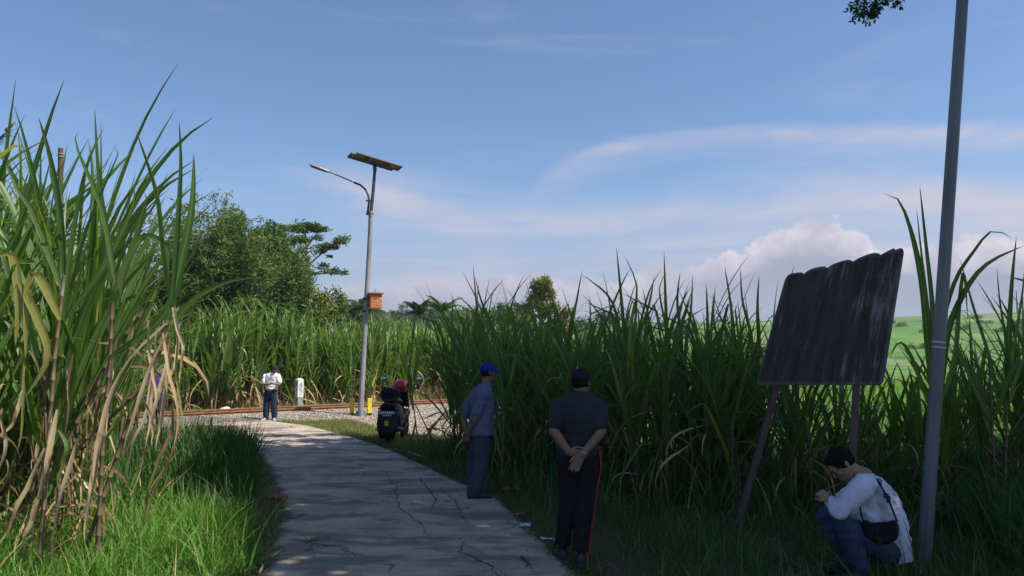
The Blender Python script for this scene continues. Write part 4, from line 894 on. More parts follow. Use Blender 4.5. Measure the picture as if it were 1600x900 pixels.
q = P(1592, 520, 300); t = empty('flat_topped_tree', (q.x, q.y, float(HT(q.x,q.y))), label='tiny flat topped tree on the horizon at the right edge', cat='tree')
tb = MB(); tb.tube([(0,0,0),(0,0,9)], [.4,.2], 6); tb.build('trunk', M_bark, t); zt = P(1592, 492, 300).z-t.location.z
V, Fq, tt = cards([((0,0,zt),(4.5,3,.7)), ((3,0,zt-2.6),(4,3,.6)), ((-3,0,zt-4.6),(3,3,.6)), ((4,0,zt-5.4),(3,3,.5))], None, 900, .9, .3); link('crown', np_mesh('crown', V, Fq, tint=tt), M_f_green, t)
# the big tree whose crown shades the path and the right side; its trunk stands outside the view
t = empty('shade_tree', (12.5, 1.0, 0), label='large spreading shade tree, one dark leafy twig hanging in at the top right', cat='tree')
b = MB(); b.tube([(0,0,-.2),(-.2,.2,2.5),(-.6,.8,5.5),(-1.2,1.6,7.6)], [.55,.42,.34,.26], 10); b.build('trunk', M_bark, t, True)
blob = []; lb = MB()
random.seed(21)
def crown_at(x, y, z, r, rz=.9):
    blob.append((Vector((x, y, z))-t.location, (r, r, rz))); e = Vector((x, y, z-.4))-t.location; s_ = Vector((-1.0,1.4,7.2)); lb.tube([s_, s_.lerp(e,.5)+Vector((0,0,.6)), e], [.13,.08,.03], 5)
SHIFT = (.658/.72*.72, )
def over(gx, gy, z, r, rz=.8):       # crown lobe whose shade falls on the ground point gx, gy
    k = z/sd.z; crown_at(gx+sd.x*k, gy+sd.y*k, z, r, rz)
for gx, gy, r in [(-.9,5.2,1.15),(-.9,6.6,1.3),(-1.6,7.6,1.15),(.2,5.2,1.6),(.6,7.2,1.8),(-1.3,9.0,1.6),(-2.8,9.6,1.4),(-3.4,11.4,1.5),(-1.8,11.2,1.6),(-4.6,12.9,1.2),(-3.2,13.3,1.5),(-1.4,13.4,1.6),(-4.5,14.6,.8),(-3.2,15.0,.9),(-1.8,15.2,1.3),(-.2,15.2,1.4),(-5.3,16.0,.4),(-4.2,16.2,.45),(-3.1,16.5,.6),(-5.2,17.4,.35),(-4.0,17.6,.3),(-2.4,17.2,.5),
                  (.6,9.4,1.8),(.3,11.4,1.8),(1.2,13.5,1.7),(2.6,6,1.9),(2.7,8.2,1.9),(2.5,10.4,1.9),(3.0,12.6,1.8),(4.8,5.2,2),(5,7.5,2),(5,9.8,2),(5.2,12,1.8),(7.2,6,2),(7.3,8.5,2.1),(7.5,11,2),(9.5,7,2.1),(9.8,10,2.1),(2.4,4,1.8),(5.5,3,2),(8,3.4,2.2),(12,8,2.2),(12,11,2.2),(11,5,2.2)]:
    zz = random.uniform(9.6,11.2) if gy > 10 else random.uniform(8.4,10.5); over(gx, gy, zz, r*1.05)
lb.build('limbs', M_bark, t)
V, Fq, tt = cards(blob, None, 76000, .30, .5, .1, .55)
# hanging twig in view
tw = []; c0 = P(1395,-150, 9.0)
twb = MB(); tip1 = P(1362,28,8.0); tip2 = P(1402,4,8.2); tip0 = P(1340,0,8.1)
for e in (tip1, tip2, tip0): twb.tube([c0-t.location, (c0.lerp(e,.5)+Vector((0,0,.1)))-t.location, e-t.location], [.03,.015,.004], 5)
s_ = Vector((-1.0,1.4,7.2)); twb.tube([s_, s_.lerp(c0-t.location,.5)+Vector((0,0,.7)), c0-t.location], [.12,.08,.03], 6)
twb.build('twig', M_bark, t)
for px, py, rx, rz in [(1330,12,.05,.05),(1345,8,.10,.07),(1365,12,.09,.09),(1362,28,.05,.05),(1340,24,.06,.03),(1376,4,.07,.05),(1403,4,.06,.04),(1395,-8,.09,.06),(1372,-10,.2,.08),(1345,-20,.2,.1),(1400,-40,.25,.15),(1350,-60,.3,.2),(1358,20,.08,.05)]:
    tw.append((P(px,py,8.05)-t.location, (rx,.15,rz)))
V2, F2, t2 = cards(tw, None, 1500, .05, .8, .5, .5)
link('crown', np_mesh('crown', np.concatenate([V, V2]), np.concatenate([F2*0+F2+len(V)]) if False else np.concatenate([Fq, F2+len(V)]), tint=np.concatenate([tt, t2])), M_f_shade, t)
# pine frond poking in at the left edge
c = P(-30, 240, 9); t = empty('conifer_branch_tree', (c.x-1.2, c.y, 0), label='conifer branch with yellow bud tip poking in at the left edge', cat='tree')
b = MB(); b.tube([(0,0,0),(.1,0,2.2),(.3,0,4.2)], [.12,.1,.05], 7); b.tube([(.3,0,3.6), P(-25,232,9)-t.location, P(6,212,9)-t.location], [.04,.025,.012], 5)
b.build('trunk', M_bark, t); nd = MB()
for k in range(160):
    s = random.random(); q = P(-40+s*52, 245-s*40, 9)-t.location; d = Vector((random.uniform(.3,1), random.uniform(-.6,.6), random.uniform(-.7,.5))).normalized()*random.uniform(.07,.16); n_ = d.cross(Vector((0,1,0))).normalized()*.003; nd.add([q-n_, q+n_, q+d], [(0,1,2)])
nd.build('needles', M_f_dark, t); bd = MB(); bd.ball(P(12,203,9)-t.location, (.03,.03,.035)); bd.tube([P(12,203,9)-t.location, P(24,190,9)-t.location], [.02,.006], 6); bd.build('bud', M_f_yell, t, True)
# ================================================================ STREET FURNITURE
random.seed(99)
M_galv = mat('galvanised_pole', (.30,.30,.31), (.20,.20,.215), 5, .55, metal=.35, bump=.08, stretch=(1,1,.3))
M_dkmet = mat('dark_metal', (.05,.05,.055), (.08,.08,.085), 10, .5, metal=.4)
M_alum = mat('aluminium', (.55,.55,.55), (.4,.4,.4), 10, .4, metal=.5)
M_panelb = mat('panel_back', (.17,.15,.125), (.12,.105,.09), 2, .6)
M_cell = mat('panel_glass', (.01,.015,.05), (.012,.02,.06), 20, .15)
M_white = mat('white_paint', (.72,.72,.72), (.6,.6,.6), 10, .6)
M_rustbox = mat('rusty_orange_box', (.48,.17,.055), (.33,.10,.04), 7, .7, c3=(.62,.48,.30), s3=4, lo3=.58, hi3=.66, metal=.1)
M_roofr = mat('rust_red_lid', (.20,.06,.04), (.30,.10,.06), 8, .75)
M_black = mat('black_print', (.015,.015,.015), None, 8, .7)
Yl = G(563,650).y
t = empty('solar_street_lamp', tuple(G(563,651)), label='leaning grey solar street lamp on a tall pole beside the railway', cat='street lamp')
def LP(px, py, dy=0): return P(px, py, Yl+dy)-t.location
b = MB(); b.tube([(0,0,-.1), LP(571,500), LP(578,370), LP(579.5,330)], [.088,.080,.072,.070], 12); b.build('pole', M_galv, t, True, sharp=60)
b = MB(); b.tube([LP(579.4,332), LP(583,300), LP(586,262)], [.056,.052,.050], 10); b.build('upper_pole', M_dkmet, t, True, sharp=60)
b = MB(); b.tube([LP(563.5,642), LP(563,650)-Vector((0,0,.02))], [.14,.15], 10); b.build('foot_collar', M_galv, t)
b = MB(); b.tube([LP(574,336), LP(576.5,315), LP(575.5,305), LP(571,296), LP(563,289), LP(553,285)], .034, 8); b.build('arm_bend', M_dkmet, t, True)
b = MB(); b.tube([LP(552,284.5), LP(530,275), LP(512,267.5)], .024, 8); b.build('arm', M_galv, t, True)
for y in (314, 334):
    b = MB(); a1, a2 = LP(572,y), LP(584,y+.5); b.tube([a1, a2], .018, 6); b.tube([a1+Vector((0,-.09,0)), a2+Vector((0,-.09,0))], .014, 6); b.tube([a1+Vector((.06,-.12,0)), a1+Vector((.06,.1,0))], .012, 5); b.build('arm_clamp', M_dkmet, t)
hd = LP(499,262); ax = (LP(514,268.5)-LP(484,257.5)); Lh = ax.length; ax.normalize(); sdv = Vector((0,1,0)); upv = ax.cross(sdv).normalized()
if upv.z < 0: upv = -upv
h0 = LP(484,257.5); secs = []
for s, wy, hz in [(0,.02,.015),(.06,.09,.03),(.25,.14,.045),(.6,.14,.055),(.8,.10,.055),(.92,.05,.045),(1,.035,.035)]: secs.append((h0+ax*Lh*s+upv*.0, sdv*wy, upv*hz))
b = MB(); b.loft(secs, 12); b.build('lamp_head', M_galv, t, True, sharp=50)
b = MB(); b.loft([(h0+ax*Lh*s-upv*.035, sdv*wy, upv*.02) for s, wy in ((.08,.05),(.2,.10),(.55,.11),(.66,.06))], 10); b.build('lens', M_dkmet, t, True)
# two panels side by side on a cross frame, tilted down to the right
A, B_, C_ = LP(539,243.5,.08), LP(608,264.5,.93), LP(568,242,-.92)
u = (B_-A); Lu = u.length; u.normalize(); v = C_-A; Lv = v.length; v.normalize(); v = (v-u*v.dot(u)).normalized(); nn = u.cross(v).normalized()
if nn.z < 0: nn = -nn
Mx = Matrix((u, v, nn)).transposed(); cen = LP(586,253.3)+nn*.02; Lv *= .6; Wp, Dp = Lu, Lv/2-.02
for k, (cu, cv) in enumerate(((-.03, -Lv/4), (.03, Lv/4))):
    pan = empty('solar_panel', cen+u*cu+v*cv); pan.parent = t; pan.rotation_euler = Mx.to_euler(); 
    b = MB(); b.box((0,0,.005), (Wp-.03, Dp-.03, .008)); b.build('cell_sheet', M_cell, pan); b = MB(); b.box((0,0,-.003), (Wp-.035, Dp-.035, .006)); b.build('back_sheet', M_panelb, pan)
    b = MB(); 
    for sx in (-1,1): b.box((sx*(Wp/2-.012),0,-.008), (.028,Dp-.05,.042)); b.box((0,sx*(Dp/2-.012),-.008), (Wp,.028,.042))
    b.build('frame', M_dkmet, pan)
b = MB()
for s in (-.35,.35): b.box(cen+u*s-nn*.045, (.04,1.0,.035), Mx)
for s in (-.18,.18): b.box(cen+v*s-nn*.082, (1.0,.035,.035), Mx)
b.tube([LP(585.8,268), cen-nn*.08], .06, 10); b.build('panel_bracket', M_dkmet, t)
st = LP(567,564.5,-.12); b = MB(); b.tube([st, st+Vector((0,-.02,0))], .06, 14); b.build('sticker', M_white, t)
b = MB(); 
for py in (478,): b.tube([LP(571.5,py-12), LP(571.3,py-9)], .09, 12); b.tube([LP(570.6,py+7), LP(570.4,py+10)], .09, 12)
b.build('strap', M_black, t)
# box on the pole
bx = P(586, 471, Yl-.05); t2 = empty('battery_box', bx, R(24), label='rusty orange metal box strapped to the lamp pole', cat='metal box')
b = MB(); b.box((0,0,0), (.36,.34,.46)); b.build('housing', M_rustbox, t2, bevel=.008)
b = MB(); b.box((.0,0,.245), (.46,.44,.03)); V = [(-.22,-.21,.26),(.22,-.21,.26),(.22,.21,.26),(-.22,.21,.26),(0,0,.31)]; b.add(V, [(0,1,4),(1,2,4),(2,3,4),(3,0,4)]); b.build('lid', M_roofr, t2)
b = MB(); b.tube([(0,0,.30),(0,0,.40)], [.012,.004], 5); b.build('spike', M_dkmet, t2)
b = MB(); 
for z in (.12,.09,.06): b.box((0,-.172,z), (.2,.006,.012))
b.build('vent_slot', M_roofr, t2); b = MB(); b.box((.185,-.05,.1), (.02,.03,.05)); b.build('latch', M_dkmet, t2); b = MB(); b.box((-.21,0,.12), (.08,.05,.03)); b.box((-.21,0,-.14), (.08,.05,.03)); b.build('bracket', M_dkmet, t2)
# yellow marker posts
M_yel = mat('yellow_paint', (.78,.62,.03), (.62,.50,.04), 12, .6, c3=(.2,.16,.06), s3=14, lo3=.6, hi3=.7)
M_blk = mat('black_paint', (.02,.02,.02), None, 8, .6)
for px, lab in ((550,'yellow concrete stub post left of the lamp pole'), (577,'yellow concrete stub post right of the lamp pole')):
    g = G(px,650); t = empty('marker_post', tuple(g), R(20), label=lab, cat='post'); b = MB(); b.box((0,0,.32), (.135,.12,.46)); b.build('shaft', M_yel, t, bevel=.006); b = MB(); b.box((0,0,.045), (.14,.125,.09)); b.build('black_base', M_blk, t)
# kilometre post
M_kmw = mat('km_white', (.62,.62,.60), (.48,.48,.47), 9, .8, c3=(.3,.29,.27), s3=12, lo3=.6, hi3=.72); M_kmg = mat('km_concrete', (.30,.29,.27), (.2,.19,.18), 10, .9)
g = P(467, 628, 27.2); t = empty('kilometre_post', (g.x, g.y, .05), R(43), label='white and grey concrete kilometre post with a black 3, beyond the rails', cat='marker post')
b = MB(); b.box((0,0,.19), (.20,.20,.42)); b.build('concrete_base', M_kmg, t, bevel=.01)
b = MB(); b.box((0,0,.71), (.225,.225,.63)); V = [(-.1125,-.1125,1.025),(.1125,-.1125,1.025),(.1125,.1125,1.025),(-.1125,.1125,1.025),(0,0,1.07)]; b.add(V, [(0,1,4),(1,2,4),(2,3,4),(3,0,4)]); b.build('white_head', M_kmw, t, bevel=.006)
def text(body, name, size, m, parent, M, extr=.001, bold=0):
    c = bpy.data.curves.new('txt', 'FONT'); c.body = body; c.size = size; c.align_x = 'CENTER'; c.align_y = 'CENTER'; c.extrude = extr; c.offset = bold
    o = bpy.data.objects.new('txt', c); COL.objects.link(o); dg = bpy.context.evaluated_depsgraph_get(); me = bpy.data.meshes.new_from_object(o.evaluated_get(dg)); bpy.data.objects.remove(o); bpy.data.curves.remove(c)
    me.materials.clear(); o = link(name, me, m, parent); o.matrix_local = M; return o
FX = Matrix.Rotation(R(90), 4, 'X')
text('3', 'number', .24, M_black, t, Matrix.Translation((-.1145,0,.82)) @ Matrix.Rotation(R(-90),4,'Z') @ FX, bold=.012)
b = MB()
for i, (dx, dz, w_, h_) in enumerate([(.02,.86,.05,.04),(-.02,.82,.03,.05),(.03,.78,.05,.03),(0,.73,.04,.03),(-.03,.68,.03,.06),(.03,.66,.04,.03),(0,.61,.05,.02),(.02,.56,.03,.03),(-.01,.51,.04,.02)]): b.box((dx,-.1135,dz), (w_,.004,h_))
b.build('worn_lettering', M_black, t)
# rocks by the crossing
M_rock = mat('pale_rock', (.72,.68,.62), (.55,.5,.45), 6, .9, bump=.4)
def rock(x, y, r, lab, sq=.6):
    b = MB(); b.ball((0,0,0), (r,r*.8,r*sq), None, 12, 8); s0 = random.uniform(0,50); b.v = [tuple(Vector(v)*(1+.35*noise.noise(Vector(v)*2.2/r*.5+Vector((s0,0,0))))) for v in b.v]
    o = b.build('rock', M_rock, None, True, sharp=35); o.location = (x, y, r*sq*.55); tag(o, lab, 'rock')
for px, py, r, lab in [(352,634,.25,'largest pale rock in the heap by the rails left of the man in white'), (372,635,.22,'pale rock at the right end of the heap by the rails'), (338,635,.13,'small pale rock at the left end of the heap by the rails'), (362,631,.15,'pale rock at the back of the heap by the rails')]:
    g = P(px, py+3, 24.9 if py > 632 else 25.2); rock(g.x, g.y, r, lab)
# tall grey pole on the right
M_gp = mat('grey_steel_pole', (.16,.165,.18), (.12,.125,.14), 4, .5, metal=.3, bump=.06, stretch=(1,1,.2), c3=(.14,.13,.12), s3=3, lo3=.6, hi3=.72)
Yp = 6.45; g = P(1444,878,Yp); t = empty('utility_pole', (g.x, g.y, 0), label='tall leaning grey eight sided steel pole at the right', cat='pole')
a0, a1 = P(1443,890,Yp)-t.location, P(1512,-120,Yp)-t.location
b = MB(); b.tube([a0, a0.lerp(a1,.5), a1, a1+(a1-a0)*.25], [.055,.050,.046,.044], 8); b.build('shaft', M_gp, t)
b = MB()
for py in (535, 543): c = P(1467.2, py, Yp)-t.location; d = (a1-a0).normalized(); b.tube([c-d*.006, c+d*.006], .055, 8)
b.build('wire_tie', M_alum, t)
# brown post behind the left cane
Yw = 12.5; g = P(98,600,Yw); t = empty('wooden_post', (g.x, g.y, 0), label='brown wooden post tip with wire tied round it, standing in the left cane', cat='post')
M_wood = mat('brown_wood', (.16,.08,.06), (.10,.05,.04), 6, .8, stretch=(1,1,.2), bump=.2)
b = MB(); b.tube([(0,0,0), P(95,232,Yw)-t.location], [.06,.042], 10); b.build('shaft', M_wood, t)
b = MB(); 
for py in (241,245): c = P(95.2,py,Yw)-t.location; b.tube([c-Vector((0,0,.006)), c+Vector((0,0,.006))], .052, 10)
c = P(95,243,Yw)-t.location; b.tube([c+Vector((-.08,0,.01)), c, c+Vector((.07,0,-.02))], .006, 5); b.build('wire', M_alum, t)

# ---- weathered board, seen from behind
def board_mat():
    m = bpy.data.materials.new('weathered_board'); m.use_nodes = True; n = NT(m.node_tree); b = n.n['Principled BSDF']
    uv = n.node('ShaderNodeUVMap').outputs[0]
    st = n.noise(n.mapping(uv, rot=(0,0,R(-6)), sc=(15,1.5,1)), 1, 6, .75); st2 = n.noise(n.mapping(uv, rot=(0,0,R(-6)), sc=(45,4,1)), 1, 5, .7); big = n.noise(uv, 2.5, 4, .6)
    col = n.mix(n.ss(st, .35, .65), (.046,.028,.026), (.092,.058,.052))
    pe = n.m('ADD', n.m('MULTIPLY', st, .55), n.m('ADD', n.m('MULTIPLY', st2, .3), n.m('MULTIPLY', big, .32)))
    sx = n.node('ShaderNodeSeparateXYZ'); n.put(sx.inputs[0], uv)
    bias = n.m('MULTIPLY', n.ss(sx.outputs[0], .55, 1), .05); pe = n.m('ADD', pe, bias)
    col = n.mix(n.ss(pe, .615, .74, 0, .8), col, (.27,.245,.245))
    eu = n.m('MINIMUM', n.m('MINIMUM', sx.outputs[0], n.m('SUBTRACT', 1, sx.outputs[0])), n.m('MINIMUM', sx.outputs[1], n.m('SUBTRACT', 1, sx.outputs[1])))
    ed = n.m('MULTIPLY', n.ss(n.m('ADD', eu, n.m('MULTIPLY', n.m('SUBTRACT', big, .5), .05)), .004, .035, 1, 0), n.ss(st2, .4, .55, .3, .9))
    col = n.mix(n.m('MULTIPLY', ed, .7), col, (.16,.17,.14))
    n.put(b.inputs['Base Color'], col); b.inputs['Roughness'].default_value = .85; b.inputs['Specular IOR Level'].default_value = .25
    bn = n.node('ShaderNodeBump'); bn.inputs['Strength'].default_value = .6; bn.inputs['Distance'].default_value = .012; n.put(bn.inputs['Height'], n.m('ADD', st, st2)); n.l.new(bn.outputs[0], b.inputs['Normal'])
    return m
YL, YR = 8.3, 6.9
t = empty('notice_board', (P(1150,822,8.0).x, 8.0, 0), label='weathered dark brown board on two leaning posts, its back to the camera', cat='sign board')
def bpnt(u, v):   # u along, v up; a slightly twisted sheet spanned between its four corners
    BL, BR, TL, TR = P(1181,601,YL), P(1379,601,YR), P(1228,434,YL+.25), P(1413,388,YR+.15)
    return (BL.lerp(BR,u)).lerp(TL.lerp(TR,u), v)
nu, nv = 60, 30; Vv, UV = [], []
nrm = (bpnt(1,0)-bpnt(0,0)).cross(bpnt(0,1)-bpnt(0,0)).normalized(); nrm = nrm if nrm.y < 0 else -nrm; upb = (bpnt(.5,1)-bpnt(.5,0)).normalized(); rtb = (bpnt(1,.5)-bpnt(0,.5)).normalized()
for side in (0,1):
    for i in range(nu+1):
        for j in range(nv+1):
            u, v = i/nu, j/nv; p = bpnt(u, v)
            ph = (u*4.6+.15) % 1.0; sc_ = (math.sin(math.pi*ph)**.55)*.058 - .02        # scalloped, sheet rolled by the weather
            p = p + upb*sc_*(v**3)*(1 if u < .93 else .3) + nrm*(.007*math.cos(2*math.pi*u*5)*(.5+.5*v))
            rr = .05; # rounded corners
            du = min(u, 1-u)*1.7; dv = min(v, 1-v)*1.15
            if du < rr and dv < rr:
                k = math.hypot(rr-du, rr-dv)
                if k > rr: p = p + (rtb*(1 if u < .5 else -1)*(rr-du) + upb*(1 if v < .5 else -1)*(rr-dv))*(1-rr/k)
            Vv.append(p+nrm*(-.012 if side else 0)-t.location); UV.append((u, v))
N1 = (nu+1)*(nv+1); Fq = []
for i in range(nu):
    for j in range(nv):
        a = i*(nv+1)+j; q = (a, a+nv+1, a+nv+2, a+1); Fq.append(q); Fq.append(tuple(x+N1 for x in q[::-1]))
bd = [i*(nv+1) for i in range(nu+1)] + [nu*(nv+1)+j for j in range(1,nv+1)] + [i*(nv+1)+nv for i in range(nu-1,-1,-1)] + [j for j in range(nv-1,0,-1)]
for a, b_ in zip(bd, bd[1:]+bd[:1]): Fq.append((a, a+N1, b_+N1, b_))
bo = link('board', np_mesh('board', [tuple(v) for v in Vv], Fq, UV, smooth=True), board_mat(), t); bo.data.set_sharp_from_angle(angle=R(40))
M_leg = mat('rusty_post', (.075,.045,.045), (.12,.075,.07), 6, .8, stretch=(1,1,.25), bump=.3)
def bl(u, v): return bpnt(u, v)-nrm*.045-t.location
for foot, u in (((1148,835,8.0), .17), ((1318,760,7.35), .80)):
    f0 = P(*foot)-t.location; f0.z = -.1; b = MB(); q0, q1 = bl(u,-.0), bl(u,.93); b.tube([f0, q0, q1], [.038,.034,.032], 10); b.build('leg', M_leg, t, True, sharp=50)
b = MB()
for v in (.15,.82): b.tube([bl(.03,v), bl(.97,v)], .02, 4)
b.build('batten', M_leg, t)
b = MB()
for u, v in ((.17,.15),(.80,.15),(.17,.82),(.80,.82)): c = bpnt(u,v)-t.location; b.tube([c-nrm*.01, c+nrm*.012], .012, 6)
b.build('bolt', M_leg, t)

# ================================================================ PEOPLE
SK = (.20,.115,.075)
M_skin = mat('skin', SK, (.17,.092,.058), 14, .55, spec=.4); M_skin2 = mat('skin_light', (.30,.18,.125), (.26,.15,.10), 14, .55)
M_hair = mat('black_hair', (.006,.005,.006), (.010,.009,.009), 60, .8, bump=.6, bscale=120, spec=.15)
def cloth(n, a, s=40): return mat(n, a, tuple(x*.75 for x in a), 3, .9, bump=.25, bscale=s*6, spec=.2)
def perp(d, ref): d = Vector(d).normalized(); s_ = d.cross(Vector(ref)).normalized(); return s_, s_.cross(d).normalized()
def limb(mb, pts, rad, n=14):
    """tapered limb through its joints; rad may be pairs"""
    P2, R2 = [], []; pts = [Vector(p) for p in pts]
    for i in range(len(pts)-1):
        for k in range(5):
            f = k/5; P2.append(pts[i].lerp(pts[i+1], f)); a, b = rad[i], rad[i+1]; R2.append(a*(1-f)+b*f)
    P2.append(pts[-1]); R2.append(rad[-1]); mb.tube(P2, R2, n)
    for p, r in zip(pts, rad): mb.ball(p, r*.99, None, 12, 8)
def hand(mb, wrist, dirv, palm, thumb_side, s=1.0, curl=.5, spread=.12):
    """palm plus four unequal bent fingers and a thumb from the side of the palm"""
    d = Vector(dirv).normalized(); nrm_ = Vector(palm); nrm_ = (nrm_-d*nrm_.dot(d)).normalized(); sd_ = d.cross(nrm_).normalized()*thumb_side
    mb.loft([(wrist-d*.02*s, sd_*.026*s, nrm_*.019*s), (wrist+d*.02*s, sd_*.031*s, nrm_*.016*s), (wrist+d*.055*s, sd_*.041*s, nrm_*.014*s), (wrist+d*.088*s, sd_*.041*s, nrm_*.012*s)], 14)
    for i, (off, ln) in enumerate(((.031,.072),(.011,.080),(-.010,.074),(-.030,.058))):
        b = wrist+d*.082*s+sd_*off*s; dd = (d+sd_*spread*(1.5-i)*.35).normalized(); p = [b]; a = 0
        for k, f in enumerate((.45,.32,.23)):
            a += curl*(.5+.35*k+.12*i); q = dd*math.cos(a)+nrm_*math.sin(a); p.append(p[-1]+q*ln*f*s)
        mb.tube(p, [.0088*s,.0082*s,.0076*s,.0062*s], 8); [mb.ball(x, r*s, None, 8, 6) for x, r in zip(p[1:], (.0084,.0077,.0064))]
    b = wrist+d*.022*s+sd_*.026*s; d1 = (d*.75+sd_*.65+nrm_*.25).normalized(); d2 = (d*.95+sd_*.15+nrm_*.35).normalized(); p = [b, b+d1*.036*s, b+d1*.036*s+d2*.028*s, b+d1*.036*s+d2*.050*s]
    mb.tube(p, [.013*s,.0105*s,.0095*s,.0075*s], 8); [mb.ball(x, r*s, None, 8, 6) for x, r in zip(p[1:], (.0108,.0096,.0078))]
def frame(face, up=(0,0,1)):
    f = Vector(face).normalized(); u = Vector(up); u = (u-f*u.dot(f)).normalized(); r = f.cross(u); return r, f, u       # right, forward, up
def head(mb, c, face, up=(0,0,1), s=1.0):
    """skull, jaw, nose, brow, lips, chin and ears; c = middle of the head"""
    r, f, u = frame(face, up); M = Matrix((r, f, u)).transposed(); K_ = lambda x, y, z: c+(r*x+f*y+u*z)*s
    mb.ball(K_(0,-.008,.028), Vector((.074,.094,.086))*s, M, 18, 14)
    mb.loft([(K_(0,.0,.03), r*.068*s, f*.085*s), (K_(0,.012,-.01), r*.066*s, f*.080*s), (K_(0,.020,-.05), r*.058*s, f*.070*s), (K_(0,.030,-.085), r*.044*s, f*.056*s), (K_(0,.040,-.108), r*.026*s, f*.035*s)], 16)
    mb.loft([(K_(0,.084,.022), r*.008*s, f*.010*s), (K_(0,.096,-.002), r*.011*s, f*.013*s), (K_(0,.104,-.022), r*.016*s, f*.013*s), (K_(0,.092,-.031), r*.015*s, f*.011*s)], 10)
    mb.ball(K_(0,.078,.030), Vector((.050,.016,.011))*s, M, 12, 8)
    for e in (-1,1):
        mb.ball(K_(e*.040,.066,-.012), Vector((.020,.018,.016))*s, M, 10, 8)
        mb.loft([(K_(e*.070,-.012,.026), f*.010*s, u*.014*s), (K_(e*.080,-.018,.010), f*.016*s, u*.026*s), (K_(e*.085,-.022,.006), f*.016*s, u*.028*s)], 12)
        mb.ball(K_(e*.076,-.008,-.020), Vector((.008,.010,.011))*s, M, 8, 6)
    mb.ball(K_(0,.089,-.051), Vector((.024,.010,.006))*s, M, 12, 6); mb.ball(K_(0,.086,-.064), Vector((.020,.010,.007))*s, M, 12, 6); mb.ball(K_(0,.074,-.096), Vector((.018,.014,.013))*s, M, 10, 8)
    return K_, M
M_eye = mat('eye_white', (.6,.58,.55), None, 8, .3); M_iris = mat('iris', (.02,.012,.01), None, 8, .2)
def eyes(K_, M, parent, s=1.0):
    for e in (-1,1):
        b = MB(); b.ball(K_(e*.031,.071,.012), Vector((.0125,.0125,.0085))*s, M, 10, 8); o = b.build('eye', M_eye, parent, True)
        b = MB(); b.ball(K_(e*.031,.0805,.012), Vector((.0055,.004,.0055))*s, M, 8, 6); b.build('iris', M_iris, o, True)
        b = MB(); b.tube([K_(e*.016,.088,.028), K_(e*.032,.087,.033), K_(e*.050,.076,.028)], [.003*s,.0042*s,.002*s], 6); b.build('eyebrow', M_hair, parent, True)
    b = MB(); b.tube([K_(-.022,.096,-.057), K_(0,.100,-.0565), K_(.022,.096,-.057)], [.0012,.002,.0012], 6); b.build('lip_line', M_iris, parent, True)
def cap(K_, M, parent, m, brim=True, s=1.0, z0=.030, tilt=0, brim_dir=1):
    b = MB(); nu_, nv_ = 24, 8
    for j in range(nv_+1):
        ph = R(90*j/nv_); 
        for k in range(nu_):
            a = 2*math.pi*k/nu_; b.v.append(tuple(K_(.083*math.cos(a)*math.cos(ph)**.8, -.010+.104*math.sin(a)*math.cos(ph)**.8, z0+.093*math.sin(ph))))
    for j in range(nv_):
        for k in range(nu_): k2 = (k+1) % nu_; b.f.append((j*nu_+k, j*nu_+k2, (j+1)*nu_+k2, (j+1)*nu_+k))
    b.f.append(tuple(range(nu_-1,-1,-1))); o = b.build('cap', m, parent, True)
    # seams and button
    for q in range(3):
        a = math.pi*q/3; se = MB(); se.tube([K_(.0845*math.cos(a)*math.cos(ph)**.8, -.010+.1055*math.sin(a)*math.cos(ph)**.8, z0+.0945*math.sin(ph)) for ph in [R(x) for x in range(0,181,12)] if math.cos(ph) >= 0 or True] if False else [K_(.0845*math.cos(a)*(1 if x <= 90 else -1)*abs(math.cos(R(x)))**.8, -.010+.1055*math.sin(a)*(1 if x <= 90 else -1)*abs(math.cos(R(x)))**.8, z0+.0945*math.sin(R(x))) for x in range(2,179,11)], .0013, 4); se.build('seam', m, o)
    bt = MB(); bt.ball(K_(0,-.01,z0+.096), .006, None, 8, 6); bt.build('button', m, o)
    if brim:
        b = MB(); rows = []
        for i in range(7):
            for k in range(13):
                a = R(-66+132*k/12); rr = i/6; x = math.sin(a)*(.080+.004*rr); y = -.010+math.cos(a)*.098+rr*.072*math.cos(a*1.1)**.6; z = z0+.006-.016*rr*.9-.020*(math.sin(a)**2)*(1)
                b.v.append(tuple(K_(x, y, z)))
        n0 = len(b.v); b.v += [tuple(Vector(v)-(M @ Vector((0,0,.004)))) for v in b.v[:n0]]
        for i in range(6):
            for k in range(12): a = i*13+k; b.f.append((a,a+1,a+14,a+13)); b.f.append((a+n0,a+13+n0,a+14+n0,a+1+n0))
        ring = [k for k in range(13)]+[i*13+12 for i in range(1,7)]+[6*13+k for k in range(11,-1,-1)]+[i*13 for i in range(5,0,-1)]
        for a, c2 in zip(ring, ring[1:]+ring[:1]): b.f.append((a,c2,c2+n0,a+n0))
        b.build('brim', m, o, True)
    return o
